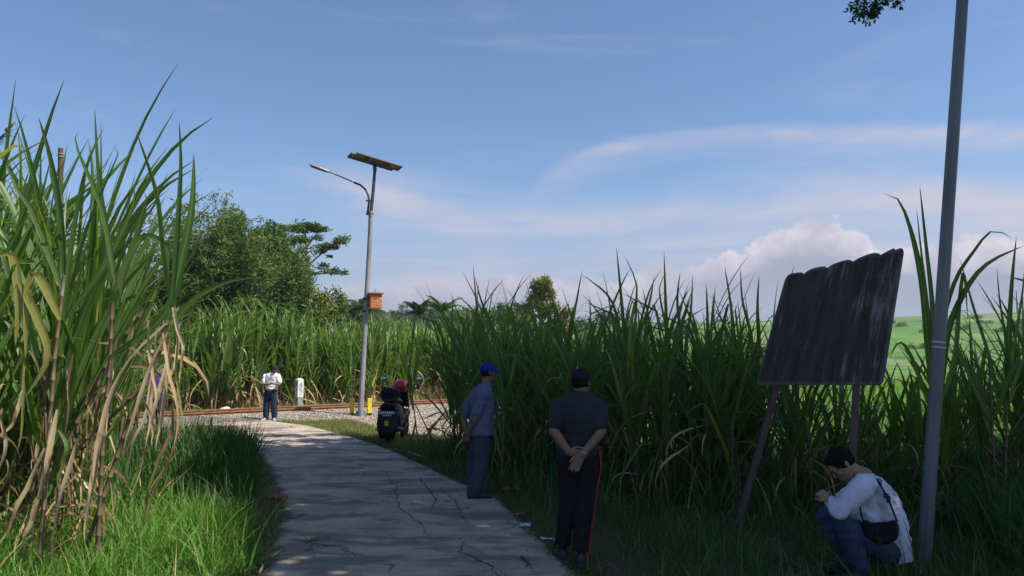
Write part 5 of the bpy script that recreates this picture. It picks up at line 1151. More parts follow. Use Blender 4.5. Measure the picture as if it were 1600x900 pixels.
def shoe(parent, ankle, toe_dir, m, msole, s=1.0, gz=0.0, name='shoe'):
    f = Vector(toe_dir); f.z = 0; f.normalize(); r = Vector((f.y,-f.x,0)); a = Vector((ankle[0], ankle[1], gz)); u = Vector((0,0,1)); b = MB()
    b.loft([(a-f*.075*s+u*.045, r*.024*s, u*.030), (a-f*.055*s+u*.052, r*.034*s, u*.045), (a+u*.052, r*.038*s, u*.048), (a+f*.06*s+u*.044, r*.042*s, u*.038), (a+f*.12*s+u*.036, r*.046*s, u*.028), (a+f*.17*s+u*.030, r*.038*s, u*.021), (a+f*.19*s+u*.026, r*.020*s, u*.014)], 14)
    b.tube([a+u*.05, a+u*.105], [.044*s,.043*s], 12); sh = remeshed(b, name, m, parent, .007, 3)
    b = MB(); b.loft([(a-f*.082*s+u*.011, r*.022*s, u*.011), (a-f*.05*s+u*.011, r*.038*s, u*.012), (a+f*.06*s+u*.011, r*.046*s, u*.012), (a+f*.13*s+u*.011, r*.050*s, u*.012), (a+f*.185*s+u*.012, r*.034*s, u*.011), (a+f*.2*s+u*.014, r*.016*s, u*.008)], 12); b.build('sole', msole, sh, True)
    return sh
def sub(mb, o): mb.v = [tuple(Vector(v)-o) for v in mb.v]; return mb
class Rel:
    """world joints -> joints relative to the person's root"""
    def __init__(s, t): s.o = t.location.copy()
    def __call__(s, px, py, Y): return P(px, py, Y)-s.o

# --- man in dark clothes, back to the camera, hands clasped behind him
M_dtee = cloth('dark_tee', (.032,.033,.045)); M_dtr = cloth('black_trousers', (.014,.014,.017)); M_red = mat('red_stripe', (.30,.02,.025), (.22,.015,.02), 20, .8); M_dcap = cloth('dark_cap', (.018,.013,.020))
M_shoe = mat('black_shoe', (.02,.02,.022), (.03,.03,.032), 20, .6); M_sole = mat('sole', (.05,.05,.05), None, 20, .8)
t = empty('person', (P(893,872,6.42).x, 6.42, 0), label='man standing with his back to the camera, dark tee, black red striped trousers, hands behind', cat='person')
J = Rel(t); Yd = 6.42; X = Vector((1,0,0)); Yv = Vector((0,1,0)); Z = Vector((0,0,1))
footL, footR = J(879,866,Yd+.10), J(908,876,Yd-.02); gz = .0
body = MB(); tf = Vector((.45,.85,.02)); hc = J(908,599,Yd+.02)
KH, MH = head(body, hc, tf, (.05,-.05,1), 1.0)
body.loft([(hc-Z*.03-Yv*.02, X*.054, Yv*.058), (hc-Z*.08-Yv*.012, X*.054, Yv*.056), (hc-Z*.125-Yv*.01, X*.062, Yv*.060), (hc-Z*.17, X*.11, Yv*.065)], 16)
shL, shR = J(871,634,Yd), J(938,636,Yd); elL, elR = J(865,673,Yd-.09), J(940,674,Yd-.08); wrL, wrR = J(889,706,Yd-.17), J(909,711,Yd-.20)
body.loft([(J(905,625,Yd), X*.14, Yv*.07), (J(905,660,Yd), X*.13, Yv*.09), (J(904,690,Yd), X*.12, Yv*.08)], 14)
for a, b_, c in ((shL,elL,wrL),(shR,elR,wrR)): limb(body, [a, b_, b_.lerp(c,.35), c], [.050,.042,.040,.0265])
hand(body, wrL, (.97,.12,-.22), (-.2,-.95,.1), -1, 1.0, .35); hand(body, wrR, (-.52,-.10,-.85), (.15,-.98,.1), 1, 1.05, .42)
remeshed(body, 'body', M_skin, t, .0058, 2)
cap(KH, MH, t, M_dcap, True); hb = MB(); hb.ball(KH(0,-.018,.018), (.0775,.088,.07), MH, 16, 12, -60, 90); hb.build('hair', M_hair, t, True); eyes(KH, MH, t)
sh = MB(); cN = J(906,614,Yd)
sh.loft([(J(902,712,Yd), X*.168, Yv*.118), (J(902,700,Yd), X*.170, Yv*.120), (J(903,680,Yd), X*.166, Yv*.118), (J(904,660,Yd), X*.180, Yv*.122), (J(905,640,Yd), X*.196, Yv*.118), (J(905,629,Yd), X*.186, Yv*.102), (J(906,620,Yd), X*.135, Yv*.082), (J(906,612,Yd), X*.078, Yv*.072)], 20)
for a, b_ in ((shL,elL),(shR,elR)): limb(sh, [a, a.lerp(b_,.80)], [.064,.058])
remeshed(sh, 'tee_shirt', M_dtee, t, .008, 3, .010, (9,9,16))
tr = MB(); hip = J(903,716,Yd); kneL, kneR = J(889,790,Yd+.03), J(914,795,Yd-.02); aL, aR = footL+Z*.10, footR+Z*.10; hL, hR = hip+X*-.085-Z*.02, hip+X*.085-Z*.02
tr.loft([(hip+Z*.11, X*.158, Yv*.112), (hip+Z*.02, X*.170, Yv*.122), (hip-Z*.07, X*.168, Yv*.118), (hip-Z*.13, X*.14, Yv*.10)], 18)
for a, b_, c in ((hL,kneL,aL),(hR,kneR,aR)): limb(tr, [a, b_, c], [.098,.080,.070])
remeshed(tr, 'trousers', M_dtr, t, .009, 3, .011, (8,8,6))
b = MB(); off = Vector((.085,-.05,0)); pts = [hR+Vector((.100,-.045,.10)), hR+Vector((.102,-.045,-.05)), hR.lerp(kneR,.5)+Vector((.088,-.04,0)), kneR+Vector((.076,-.04,0)), kneR.lerp(aR,.55)+Vector((.070,-.04,0)), aR+Vector((.064,-.035,-.03))]
b.tube(pts, [(.007,.014)]*6, 6); 
b = MB(); V = []
for p in pts:
    for dx, dy in ((-.013,-.012),(.004,.012),(.008,.010),(-.008,-.016)): V.append(p+Vector((dx,dy,0)))
b.add(V, [(i*4+k, i*4+(k+1)%4, i*4+4+(k+1)%4, i*4+4+k) for i in range(5) for k in range(4)]); b.build('side_stripe', M_red, t, True)
for fpos, td in ((footL,(-.15,1,0)), (footR,(.12,1,0))):
    s_ = shoe(t, fpos-Yv*.01, td, M_shoe, M_sole, 1.05, .03); b = MB(); b.box(fpos+Vector((-.045,-.05,.075)), (.012,.02,.02)); b.box(fpos+Vector((.04,-.05,.06)), (.012,.02,.03)); b.build('red_tab', M_red, s_)
b = MB(); c = wrR.lerp(elR,.06); d = (elR-wrR).normalized(); b.tube([c-d*.004, c+d*.004], .0315, 14); b.build('bracelet', mat('bracelet', (.5,.4,.35), None, 8, .4), t, True)
b = MB(); b.loft([(J(944,684,Yd+.06), X*.03, Yv*.03), (J(945,690,Yd+.06), X*.05, Yv*.05), (J(944,698,Yd+.06), X*.035, Yv*.045)], 12); pc = b.build('pouch', M_black, None, True); pc.location = t.location; b2 = MB(); b2.tube([J(944,685,Yd+.06), J(938,650,Yd+.10), J(935,636,Yd+.04)], .006, 5); b2.build('strap', M_black, pc); tag(pc, 'small black pouch at the right elbow of the dark shirted man', 'pouch')

# --- man in blue cap, side on, facing right
M_bs = cloth('blue_grey_shirt', (.135,.15,.245)); M_jn = cloth('dark_jeans', (.055,.068,.105)); M_bcap = cloth('blue_cap', (.012,.03,.34))
t = empty('person', (P(742,776,9.45).x, 9.45, 0), label='man in bright blue cap and blue grey shirt standing in profile at the path edge', cat='person')
J = Rel(t); Yb = 9.45; fw = Vector((.92,.38,0)).normalized(); sdw = Vector((fw.y,-fw.x,0))   # sdw = his right, towards the camera
body = MB(); hc = J(764,583,Yb); KH, MH = head(body, hc, (.93,.36,.02), (.02,0,1), 1.0)
body.loft([(hc-Z*.03-fw*.02, sdw*.052, fw*.056), (hc-Z*.09-fw*.03, sdw*.053, fw*.056), (hc-Z*.14-fw*.04, sdw*.066, fw*.062), (hc-Z*.18-fw*.05, sdw*.1, fw*.07)], 16)
ch = J(753,640,Yb); body.loft([(J(755,615,Yb), sdw*.13, fw*.07), (ch, sdw*.13, fw*.09), (J(752,668,Yb), sdw*.12, fw*.09)], 14)
for s_, e in ((1,0),(-1,1)):
    sh_ = J(750,615,Yb)+sdw*s_*.165; el_ = J(735,655,Yb)+sdw*s_*.20-fw*.02; wr_ = J(737,680,Yb)+sdw*s_*.03-fw*.04; limb(body, [sh_, el_, el_.lerp(wr_,.35), wr_], [.050,.042,.040,.027]); hand(body, wr_, (-sdw*s_*.9-Z*.4), -fw, s_, 1.0, .5)
    if s_ == 1: shR_, elR_ = sh_, el_
    else: shL_, elL_ = sh_, el_
remeshed(body, 'body', M_skin, t, .0062, 2)
cap(KH, MH, t, M_bcap, True); hb = MB(); hb.ball(KH(0,-.020,.014), (.0765,.086,.070), MH, 16, 12, -55, 90); hb.build('hair', M_hair, t, True); eyes(KH, MH, t)
sh = MB(); sh.loft([(J(751,680,Yb), sdw*.185, fw*.150), (J(751,672,Yb), sdw*.185, fw*.150), (J(752,655,Yb), sdw*.180, fw*.145), (J(754,635,Yb), sdw*.190, fw*.140), (J(754,618,Yb), sdw*.200, fw*.120), (J(754,610,Yb), sdw*.185, fw*.100), (J(756,604,Yb), sdw*.12, fw*.085), (J(759,599,Yb), sdw*.066, fw*.068)], 20)
for a, b_ in ((shR_,elR_),(shL_,elL_)): limb(sh, [a, a.lerp(b_,.72)], [.070,.068])
remeshed(sh, 'shirt', M_bs, t, .009, 3, .010, (9,9,12))
b = MB(); b.tube([KH(-.055,-.055,-.125), KH(-.055,.03,-.145), KH(-.01,.065,-.155), KH(.04,.04,-.148), KH(.055,-.04,-.125), KH(0,-.085,-.112), KH(-.055,-.055,-.125)], [(.010,.016)]*7, 6); b.build('collar', M_bs, t, True)
b = MB(); pk = J(765,628,Yb)+sdw*.085+fw*.055; Mf = Matrix((sdw, fw, Z)).transposed(); b.box(pk, (.09,.012,.11), Mf); b.build('chest_pocket', M_bs, t, bevel=.003)
tr = MB(); hip = J(750,690,Yb); tr.loft([(hip+Z*.12, sdw*.155, fw*.115), (hip+Z*.03, sdw*.168, fw*.125), (hip-Z*.07, sdw*.165, fw*.12), (hip-Z*.13, sdw*.13, fw*.10)], 18)
fR, fL = J(738,776,Yb)+sdw*.09, J(744,772,Yb)-sdw*.10
for s_, f_ in ((1,fR),(-1,fL)): k_ = J(745,732,Yb)+sdw*s_*.10; a_ = Vector((f_.x, f_.y, .11)); limb(tr, [hip+sdw*s_*.085-Z*.02, k_, a_], [.100,.084,.076])
remeshed(tr, 'jeans', M_jn, t, .010, 3, .011, (8,8,6))
for f_, td in ((fR,(.95,.2,0)), (fL,(.95,.4,0))): shoe(t, (f_.x, f_.y), td, M_shoe, M_sole, 1.08, .03)

# --- man in white tee by the crossing, looking down at what he holds
M_wt = cloth('white_tee', (.78,.78,.80)); M_nv = cloth('navy_trousers', (.022,.028,.06)); M_nvc = cloth('navy_cap', (.02,.022,.045)); M_gs = mat('grey_shoe', (.30,.34,.42), (.2,.22,.28), 20, .7)
g = G(422,657,.02); t = empty('person', (g.x, g.y, 0), label='man in white tee shirt and navy trousers standing by the level crossing', cat='person')
J = Rel(t); Yw_ = g.y; body = MB(); fdir = Vector((.25,-.9,-.28)); hc = J(429.5,578,Yw_); KH, MH = head(body, hc, fdir, (0,.1,1), 1.0)
body.loft([(hc-Z*.03, X*.052, Yv*.056), (hc-Z*.08+Yv*.03, X*.053, Yv*.056), (hc-Z*.13+Yv*.03, X*.066, Yv*.06), (hc-Z*.17+Yv*.03, X*.1, Yv*.07)], 14)
body.loft([(J(424,594,Yw_), X*.13, Yv*.07), (J(424,605,Yw_), X*.13, Yv*.09), (J(424,614,Yw_), X*.12, Yv*.09)], 12)
arms = []
for s_, shp, elp, wrp in ((-1,(414.5,588),(411.5,601),(420,600.5)), (1,(434.5,588),(437.5,600),(429.5,600.5))):
    a = J(*shp,Yw_); e = J(*elp,Yw_-.05); wv = J(*wrp,Yw_-.27); arms.append((a,e)); limb(body, [a, e, e.lerp(wv,.35), wv], [.050,.043,.040,.027]); hand(body, wv, (-s_*.75,-.5,.1), (0,.1,1), s_, 1.0, .6)
remeshed(body, 'body', M_skin, t, .0075, 2); cap(KH, MH, t, M_nvc, True); hb = MB(); hb.ball(KH(0,-.018,.014), (.0765,.088,.07), MH, 14, 10, -55, 90); hb.build('hair', M_hair, t, True); eyes(KH, MH, t)
sh = MB(); sh.loft([(J(424,608.5,Yw_), X*.170, Yv*.125), (J(424,602,Yw_), X*.172, Yv*.130), (J(424,594,Yw_), X*.185, Yv*.125), (J(424.5,588,Yw_), X*.200, Yv*.115), (J(425,584.5,Yw_), X*.175, Yv*.095), (J(427,582,Yw_), X*.09, Yv*.075)], 18)
for a, e in arms: limb(sh, [a, a.lerp(e,.68)], [.072,.075])
remeshed(sh, 'tee_shirt', M_wt, t, .010, 4, .008, (9,9,12))
b = MB(); c0 = J(427,589.2,Yw_-.135)
for i in range(7): b.box(c0+Vector((-.085+i*.028,0,0)), (.018,.012,.022+.008*(i % 2)))
b.build('chest_print', mat('red_print', (.5,.03,.06), None, 8, .8), t)
tr = MB(); hip = J(422.5,613,Yw_); tr.loft([(hip+Z*.12, X*.155, Yv*.115), (hip, X*.17, Yv*.125), (hip-Z*.1, X*.16, Yv*.12), (hip-Z*.15, X*.13, Yv*.10)], 16)
ft = [(J(415.5,655,Yw_), (-.35,-1,0)), (J(428.5,655,Yw_), (.3,-1,0))]
for (f_, _), s_ in zip(ft, (-1,1)): limb(tr, [hip+X*s_*.085-Z*.02, J(422+s_*6.2,634,Yw_), Vector((f_.x, f_.y, .11))], [.100,.088,.080])
remeshed(tr, 'trousers', M_nv, t, .011, 4, .007, (8,8,6))
for f_, td in ft: shoe(t, (f_.x, f_.y), td, M_gs, M_white, 1.08, .02)
c = t.location+J(425,600,Yw_-.36); b = MB(); b.box((0,0,0), (.15,.078,.009)); ph = b.build('phone', mat('phone_black', (.02,.02,.025), None, 8, .2), None, bevel=.003); ph.location = c; ph.rotation_euler = (R(28),0,R(4)); b = MB(); b.box((0,0,.0053), (.135,.068,.001)); b.build('screen', M_cell, ph); tag(ph, 'dark phone held in both hands by the man in white', 'phone')

# --- person half hidden behind the left leaves
M_pp = cloth('purple_shirt', (.10,.06,.26)); M_or = cloth('orange_panel', (.55,.10,.03))
g = G(242,660,.0); Yh = 20.0; t = empty('person', (P(242,640,Yh).x, Yh, 0), label='person in purple and orange shirt half hidden behind the left cane leaves', cat='person'); J = Rel(t)
body = MB(); hc = J(243,571,Yh)+Z*0; hc.z = 1.56; KH, MH = head(body, hc, (.8,-.6,-.2)); body.loft([(hc-Z*.03, X*.052, Yv*.056), (hc-Z*.10, X*.055, Yv*.056), (hc-Z*.15, X*.08, Yv*.06)], 12); body.loft([((0,0,1.35), X*.13, Yv*.07), ((0,0,1.1), X*.12, Yv*.08)], 12)
for s_ in (-1,1): a = Vector((s_*.17,0,1.37)); e = Vector((s_*.22,-.03,1.10)); wv = Vector((s_*.15,-.22,.98)); limb(body, [a,e,wv], [.05,.042,.027]); hand(body, wv, (-s_*.3,-.9,-.2), (0,0,1), s_)
remeshed(body, 'body', M_skin, t, .009, 2); hb = MB(); hb.ball(KH(0,-.014,.028), (.079,.095,.085), MH, 14, 10, -30, 90); hb.build('hair', M_hair, t, True); eyes(KH, MH, t)
sh = MB(); sh.loft([((0,0,.88), X*.175, Yv*.13), ((0,0,1.1), X*.175, Yv*.125), ((0,0,1.3), X*.195, Yv*.12), ((0,0,1.39), X*.17, Yv*.10), ((0,0,1.45), X*.08, Yv*.07)], 16)
for s_ in (-1,1): limb(sh, [(s_*.17,0,1.37), (s_*.215,-.02,1.14)], [.068,.066])
remeshed(sh, 'shirt', M_pp, t, .011, 4, .006); b = MB(); b.loft([((-.10,-.105,.95), X*.06, Yv*.05), ((-.11,-.10,1.2), X*.07, Yv*.05), ((-.10,-.085,1.33), X*.05, Yv*.04)], 12); b.build('orange_panel', M_or, t, True)
tr = MB(); tr.loft([((0,0,1.0), X*.155, Yv*.115), ((0,0,.85), X*.165, Yv*.12), ((0,0,.74), X*.13, Yv*.1)], 14)
for s_ in (-1,1): limb(tr, [(s_*.085,0,.86), (s_*.10,-.02,.48), (s_*.11,0,.10)], [.095,.078,.068]); shoe(t, (s_*.11,0), (s_*.1,-1,0), M_shoe, M_sole, 1.05, .0)
remeshed(tr, 'trousers', M_nv, t, .011, 4, .006)

# --- squatting man in white long sleeves
M_wl = cloth('white_sweatshirt', (.66,.67,.80)); M_dn = cloth('blue_denim', (.045,.06,.12)); M_bag = mat('black_nylon', (.008,.008,.010), (.012,.012,.014), 20, .8, spec=.15, bump=.2, bscale=80)
Ys = 6.15; t = empty('person', (P(1350,880,Ys).x, Ys, 0), label='man squatting at the right in a white long sleeved top, head bowed', cat='person'); J = Rel(t)
body = MB(); hdir = Vector((-.66,.05,-.78)); hup = Vector((-.75,.1,.62)); hc = J(1315,726,Ys+.02); KH, MH = head(body, hc, hdir, hup, 1.06)
nb_ = J(1350,742,Ys); body.loft([(KH(0,-.02,-.02), Yv*.050, Vector((.6,0,.8))*.055), (hc.lerp(nb_,.55), Yv*.052, Vector((.6,0,.8))*.055), (nb_, Yv*.075, Vector((.7,0,.7))*.065), (J(1362,765,Ys), Yv*.11, Vector((1,0,.2))*.07)], 16)
aS, aE, aW = J(1352,756,Ys-.19), J(1311,798,Ys-.27), J(1296,781,Ys-.15)      # near arm
bS, bE, bW = J(1350,756,Ys+.19), J(1306,793,Ys+.26), J(1295,779,Ys+.03)
for a, e, wv, s_ in ((aS,aE,aW,1),(bS,bE,bW,-1)): limb(body, [a,e,wv], [.048,.040,.027]); hand(body, wv, (-.45,.55*s_,.45), (.3,.5*s_,-.3), s_, .95, .95)
remeshed(body, 'body', M_skin2, t, .0058, 2); eyes(KH, MH, t)
hb = MB(); hb.ball(KH(0,-.026,.036), Vector((.093,.106,.095)), MH, 24, 16, -34, 90); hb.v = [tuple(Vector(v)+(Vector(v)-KH(0,-.02,.03)).normalized()*.010*noise.noise(Vector(v)*32)) for v in hb.v]
hb.ball(KH(0,-.055,-.015), Vector((.072,.055,.045)), MH, 16, 10); hb.ball(KH(0,.045,.085), Vector((.060,.036,.030)), MH, 14, 8); remeshed(hb, 'hair', M_hair, t, .006, 2, .004, (60,60,60))
b = MB(); ring = [K2 for K2 in (KH(.05,.083,.012),)]
for e in (-1,1): b.tube([KH(e*.032+.021*math.cos(a), .089, .010+.016*math.sin(a)) for a in [x*math.pi/6 for x in range(13)]], .0018, 5); b.tube([KH(e*.054,.087,.014), KH(e*.077,.04,.018), KH(e*.080,-.015,.014)], .0018, 5)
b.tube([KH(-.011,.093,.014), KH(.011,.093,.014)], .0018, 5); b.build('glasses', M_black, t)
# top: the back curves from nape to seat
sh = MB(); bp = [((1350,745),.105,.055), ((1362,757),.175,.085), ((1372,775),.205,.115), ((1381,800),.205,.130), ((1388,828),.195,.135), ((1393,852),.190,.130), ((1397,872),.185,.112)]
pts = [J(*p,Ys) for p, _, _ in bp]; secs = []
for i, (p, (_, wy, wx)) in enumerate(zip(pts, bp)):
    d = (pts[min(i+1,len(pts)-1)]-pts[max(i-1,0)]).normalized(); n_ = d.cross(Yv).normalized(); secs.append((p, Yv*wy, n_*wx))
sh.loft(secs, 22)
limb(sh, [aS, aE, aE.lerp(aW,.70)], [.084,.066,.046]); limb(sh, [bS, bE, bE.lerp(bW,.70)], [.084,.066,.046]); sh.loft([(J(1352,770,Ys), Yv*.16, Vector((1,0,0))*.05), (J(1350,800,Ys), Yv*.15, Vector((1,0,0))*.10), (J(1362,835,Ys), Yv*.15, Vector((1,0,0))*.12)], 16)
remeshed(sh, 'sweatshirt', M_wl, t, .008, 3, .014, (10,10,10))
tr = MB(); hp = J(1385,862,Ys)
tr.loft([(J(1392,838,Ys), Yv*.16, X*.115), (J(1388,860,Ys), Yv*.175, X*.125), (J(1376,875,Ys), Yv*.165, X*.12)], 18)
for s_ in (-1,1):
    h_ = J(1378,856,Ys)+Yv*s_*.10; k_ = J(1306,814,Ys)+Yv*s_*.17; a_ = J(1334,884,Ys)+Yv*s_*.14; limb(tr, [h_, k_, a_], [.105,.082,.062]); a_.z = .09; shoe(t, (a_.x, a_.y), (-1,s_*.15,0), M_shoe, M_sole, 1.05, .0)
remeshed(tr, 'jeans', M_dn, t, .010, 3, .011, (9,9,9))
# print on the back of the top
M_pr = mat('grey_print', (.10,.10,.12), None, 8, .8)
from mathutils.bvhtree import BVHTree
def print_marks(o, marks, m, name):       # flat print laid on the cloth where it was printed
    bv = BVHTree.FromPolygons([v.co for v in o.data.vertices], [p.vertices for p in o.data.polygons]); mb = MB()
    for pts, r_ in marks:
        q = []
        for px, py in pts:
            d = ray(px, py).normalized(); h, n_, _, _ = bv.ray_cast(Vector((0,0,EYE))-t.location, d)
            if h is not None: q.append(h+n_*.0015)
        if len(q) > 1: mb.tube(q, [(r_, r_)]*len(q), 5)
    return mb.build(name, m, o)
sw = [c for c in t.children if c.name.startswith('sweatshirt')][0]
print_marks(sw, [([(1371,749),(1374,753),(1377,758)],.009), ([(1374,748),(1378,753)],.006), ([(1380,772),(1388,773)],.010), ([(1380,776),(1388,777)],.009), ([(1392,764),(1398,767),(1396,773),(1401,775)],.003), ([(1399,797),(1404,793),(1406,800)],.003), ([(1402,806),(1408,803)],.003), ([(1396,783),(1400,786)],.003)], M_pr, 'back_print')
# bag and its strap
bag = empty('crossbody_bag', t.location, label='black crossbody bag slung low on the squatting man\'s back', cat='bag')
b = MB(); q = [(1346,822),(1352,838),(1368,848),(1388,850),(1402,842),(1406,826),(1401,812),(1384,816),(1364,817),(1350,812)]
F1 = [J(px, py, Ys-.235+.02*math.cos(i)) for i, (px, py) in enumerate(q)]; F2_ = [J(px, py, Ys-.14) for px, py in q]; Fm = [J(px+ (px-1376)*-.06, py+(py-830)*-.06, Ys-.262) for px, py in q]; n = len(q)
V = F2_+F1+Fm; b.add(V, [(i, (i+1)%n, (i+1)%n+n, i+n) for i in range(n)]+[(i+n, (i+1)%n+n, (i+1)%n+2*n, i+2*n) for i in range(n)]+[tuple(range(n-1,-1,-1)), tuple(range(2*n,3*n))])
remeshed(b, 'pouch', M_bag, bag, .009, 5, .005, (14,14,14))
b = MB(); sp_ = [(1402,815,-.235),(1396,800,-.250),(1388,780,-.245),(1380,765,-.225),(1371,752,-.19),(1362,745,-.12),(1356,744,0)]; b.tube([J(px,py,Ys+d) for px, py, d in sp_], [(.008,.004)]*7, 6); b.build('strap', M_bag, bag, True)
b = MB(); b.tube([J(px,py,Ys+d) for px,py,d in ((1349,815,-.235),(1345,800,-.225),(1343,790,-.2))], .006, 6); b.build('strap_end', M_bag, bag, True)
b = MB(); b.box(J(1388,780,Ys-.252), (.028,.012,.05)); b.build('buckle', M_black, bag)

# ================================================================ SCOOTER
M_pl = mat('black_plastic', (.009,.009,.011), (.014,.014,.016), 14, .5, spec=.3); M_tyre = mat('tyre', (.018,.018,.018), None, 30, .85); M_seat = mat('vinyl_seat', (.02,.02,.022), (.03,.03,.03), 30, .6, bump=.2); M_gr = mat('grey_panel', (.36,.37,.33), (.25,.26,.23), 14, .5); M_chr = mat('mirror_glass', (.8,.85,.9), None, 5, .05, metal=1)
g = G(606,698,.0); t = empty('motorcycle', (g.x, g.y+.25, 0), R(-4), label='black motorcycle parked on the verge, tail to the camera, beside the path', cat='motorcycle'); t.scale = (1.1,1.1,1.08)
# local: +Y forward (away), X right
def wheel(y, r, tw):
    b = MB(); n = 28; V = []
    for i in range(n):
        a = 2*math.pi*i/n
        for k in range(8): c2 = 2*math.pi*k/8; V.append((math.cos(c2)*tw, y+math.cos(a)*(r-tw+math.sin(c2)*tw), r+math.sin(a)*(r-tw+math.sin(c2)*tw)))
    b.add(V, [(i*8+k, i*8+(k+1)%8, ((i+1)%n)*8+(k+1)%8, ((i+1)%n)*8+k) for i in range(n) for k in range(8)]); wh = b.build('wheel', M_tyre, t, True)
    b = MB(); b.tube([(-.05,y,r),(.05,y,r)], .045, 12)
    for i in range(5): a = 2*math.pi*i/5; b.tube([(0,y,r), (0,y+math.cos(a)*(r-.05), r+math.sin(a)*(r-.05))], .012, 5)
    b.build('rim', M_dkmet, wh)
wheel(0, .285, .048); wheel(1.25, .285, .045)
b = MB(); b.loft([((0,-.18,.74), X*.11, Z*.05), ((0,-.08,.72), X*.15, Z*.085), ((0,.15,.68), X*.16, Z*.13), ((0,.4,.60), X*.15, Z*.15), ((0,.62,.50), X*.13, Z*.16), ((0,.85,.42), X*.12, Z*.12)], 18); b.loft([((0,.05,.66), X*.19, Yv*.22), ((0,.05,.55), X*.215, Yv*.24), ((0,.08,.40), X*.21, Yv*.22), ((0,.1,.24), X*.15, Yv*.16)], 16); remeshed(b, 'body', M_pl, t, .012, 3)
b = MB(); b.loft([((0,-.20,.83), X*.10, Z*.035), ((0,-.10,.85), X*.15, Z*.05), ((0,.15,.84), X*.16, Z*.055), ((0,.4,.80), X*.14, Z*.05), ((0,.6,.77), X*.09, Z*.03)], 18); b.build('seat', M_seat, t, True)
b = MB(); b.tube([(-.13,.1,.84),(-.15,-.10,.88),(-.12,-.24,.90),(0,-.27,.905),(.12,-.24,.90),(.15,-.10,.88),(.13,.1,.84)], .014, 7); b.build('grab_rail', M_pl, t, True)
b = MB(); b.loft([((0,-.215,.775), X*.10, Z*.035), ((0,-.245,.765), X*.085, Z*.028)], 14); b.build('tail_light', mat('tail_lens', (.10,.005,.005), None, 8, .25), t, True)
for s_ in (-1,1):
    b = MB(); b.loft([((s_*.13,-.16,.70), X*.03, Z*.05), ((s_*.155,.0,.69), X*.02, Z*.075), ((s_*.165,.25,.64), X*.015, Z*.06)], 10); b.build('side_panel', M_pl, t, True)
    b = MB(); b.ball((s_*.155,-.20,.69), (.03,.035,.022), None, 10, 6); b.build('indicator', mat('amber_lens', (.35,.12,.01), None, 8, .3) if s_ < 0 else bpy.data.materials['amber_lens'], t, True)
b = MB(); b.loft([((0,.0,.885), X*.12, Yv*.15), ((0,.0,.91), X*.175, Yv*.20), ((0,.0,.985), X*.18, Yv*.21), ((-.02,.01,1.02), X*.15, Yv*.18), ((-.02,.02,1.045), X*.08, Yv*.12)], 18); bg_ = remeshed(b, 'seat_bag', M_bag, t, .010, 4, .018, (11,11,11)); b = MB(); b.tube([(-.18,-.02,.9),(-.185,-.05,.98),(-.1,-.06,1.075),(.1,-.06,1.075),(.19,-.05,.98),(.18,-.02,.9)], .008, 5); b.build('bag_strap', M_dkmet, bg_)
b = MB(); b.box((0,-.285,.60), (.32,.008,.13)); plt = b.build('number_plate', M_black, t, bevel=.004)
b = MB(); random.seed(3)
for row, (z, n_, hh) in enumerate(((.618,8,.042),(.570,5,.020))):
    for i in range(n_): x = (i-(n_-1)/2)*.028; b.box((x*1.25,-.2905,z), (.025,.002,hh*1.1)); 
b.build('plate_characters', mat('plate_white', (.9,.93,.98), None, 8, .6), plt)
b = MB(); b.loft([((0,-.20,.66), X*.10, Yv*.02), ((0,-.25,.56), X*.17, Yv*.02), ((.01,-.285,.44), X*.19, Yv*.03), ((.01,-.30,.30), X*.18, Yv*.03), ((.01,-.29,.16), X*.13, Yv*.025)], 14); b.build('mudguard', M_pl, t, True)
b = MB(); b.box((0.01,-.325,.43), (.07,.006,.09)); b.build('reflector_sticker', M_yel, t)
b = MB(); b.tube([(.14,-.25,.30),(.15,-.05,.31),(.14,.3,.27),(.10,.6,.25)], [.055,.06,.045,.02], 12); b.build('exhaust', M_pl, t, True)
b = MB(); b.box((.085,.12,.3), (.05,.5,.06)); b.box((-.09,.15,.3), (.07,.42,.12)); b.build('swing_arm', M_pl, t, bevel=.01)
for s_ in (-1,1): b = MB(); b.tube([(s_*.11,0,.29),(s_*.12,.08,.62)], .022, 8); b.build('shock_absorber', M_dkmet, t)
b = MB(); b.loft([((0,.85,.42), X*.14, Z*.10), ((0,.98,.55), X*.18, Z*.14), ((0,1.02,.75), X*.14, Yv*.09), ((0,.96,.98), X*.13, Yv*.08), ((0,.92,1.04), X*.07, Yv*.05)], 14); remeshed(b, 'front_cowl', M_pl, t, .014, 3)
b = MB(); b.tube([(-.36,.82,1.03),(-.26,.88,1.03),(-.1,.93,1.0),(.1,.93,1.0),(.26,.88,1.03),(.36,.82,1.03)], .013, 7); hbr = b.build('handlebar', M_dkmet, t, True)
for s_ in (-1,1):
    b = MB(); b.tube([(s_*.25,.88,1.03),(s_*.36,.82,1.03)], .021, 8); b.build('grip', M_black, hbr)
    b = MB(); b.tube([(s_*.22,.90,1.03),(s_*.27,.88,1.14),(s_*.33,.87,1.20)], .006, 5); st_ = b.build('mirror_stalk', M_dkmet, t)
    b = MB(); Mm = Matrix.Rotation(R(-48),3,'X') @ Matrix.Rotation(R(s_*8),3,'Z'); b.ball((s_*.35,.87,1.22), (.062,.016,.042), Mm, 14, 8); b.build('mirror', M_pl, st_, True); b = MB(); b.ball(Vector((s_*.35,.87,1.22))+Mm@Vector((0,-.009,0)), (.056,.012,.037), Mm, 14, 8); b.build('mirror_face', M_chr, st_, True)
b = MB(); b.tube([(0,1.0,.8),(0,1.18,.45),(0,1.25,.285)], .028, 8); b.build('fork', M_dkmet, t); b = MB(); b.loft([((0,1.02,.50), X*.06, Z*.02), ((0,1.2,.60), X*.07, Z*.015), ((0,1.42,.52), X*.06, Z*.015)], 12); b.build('front_mudguard', M_pl, t, True)
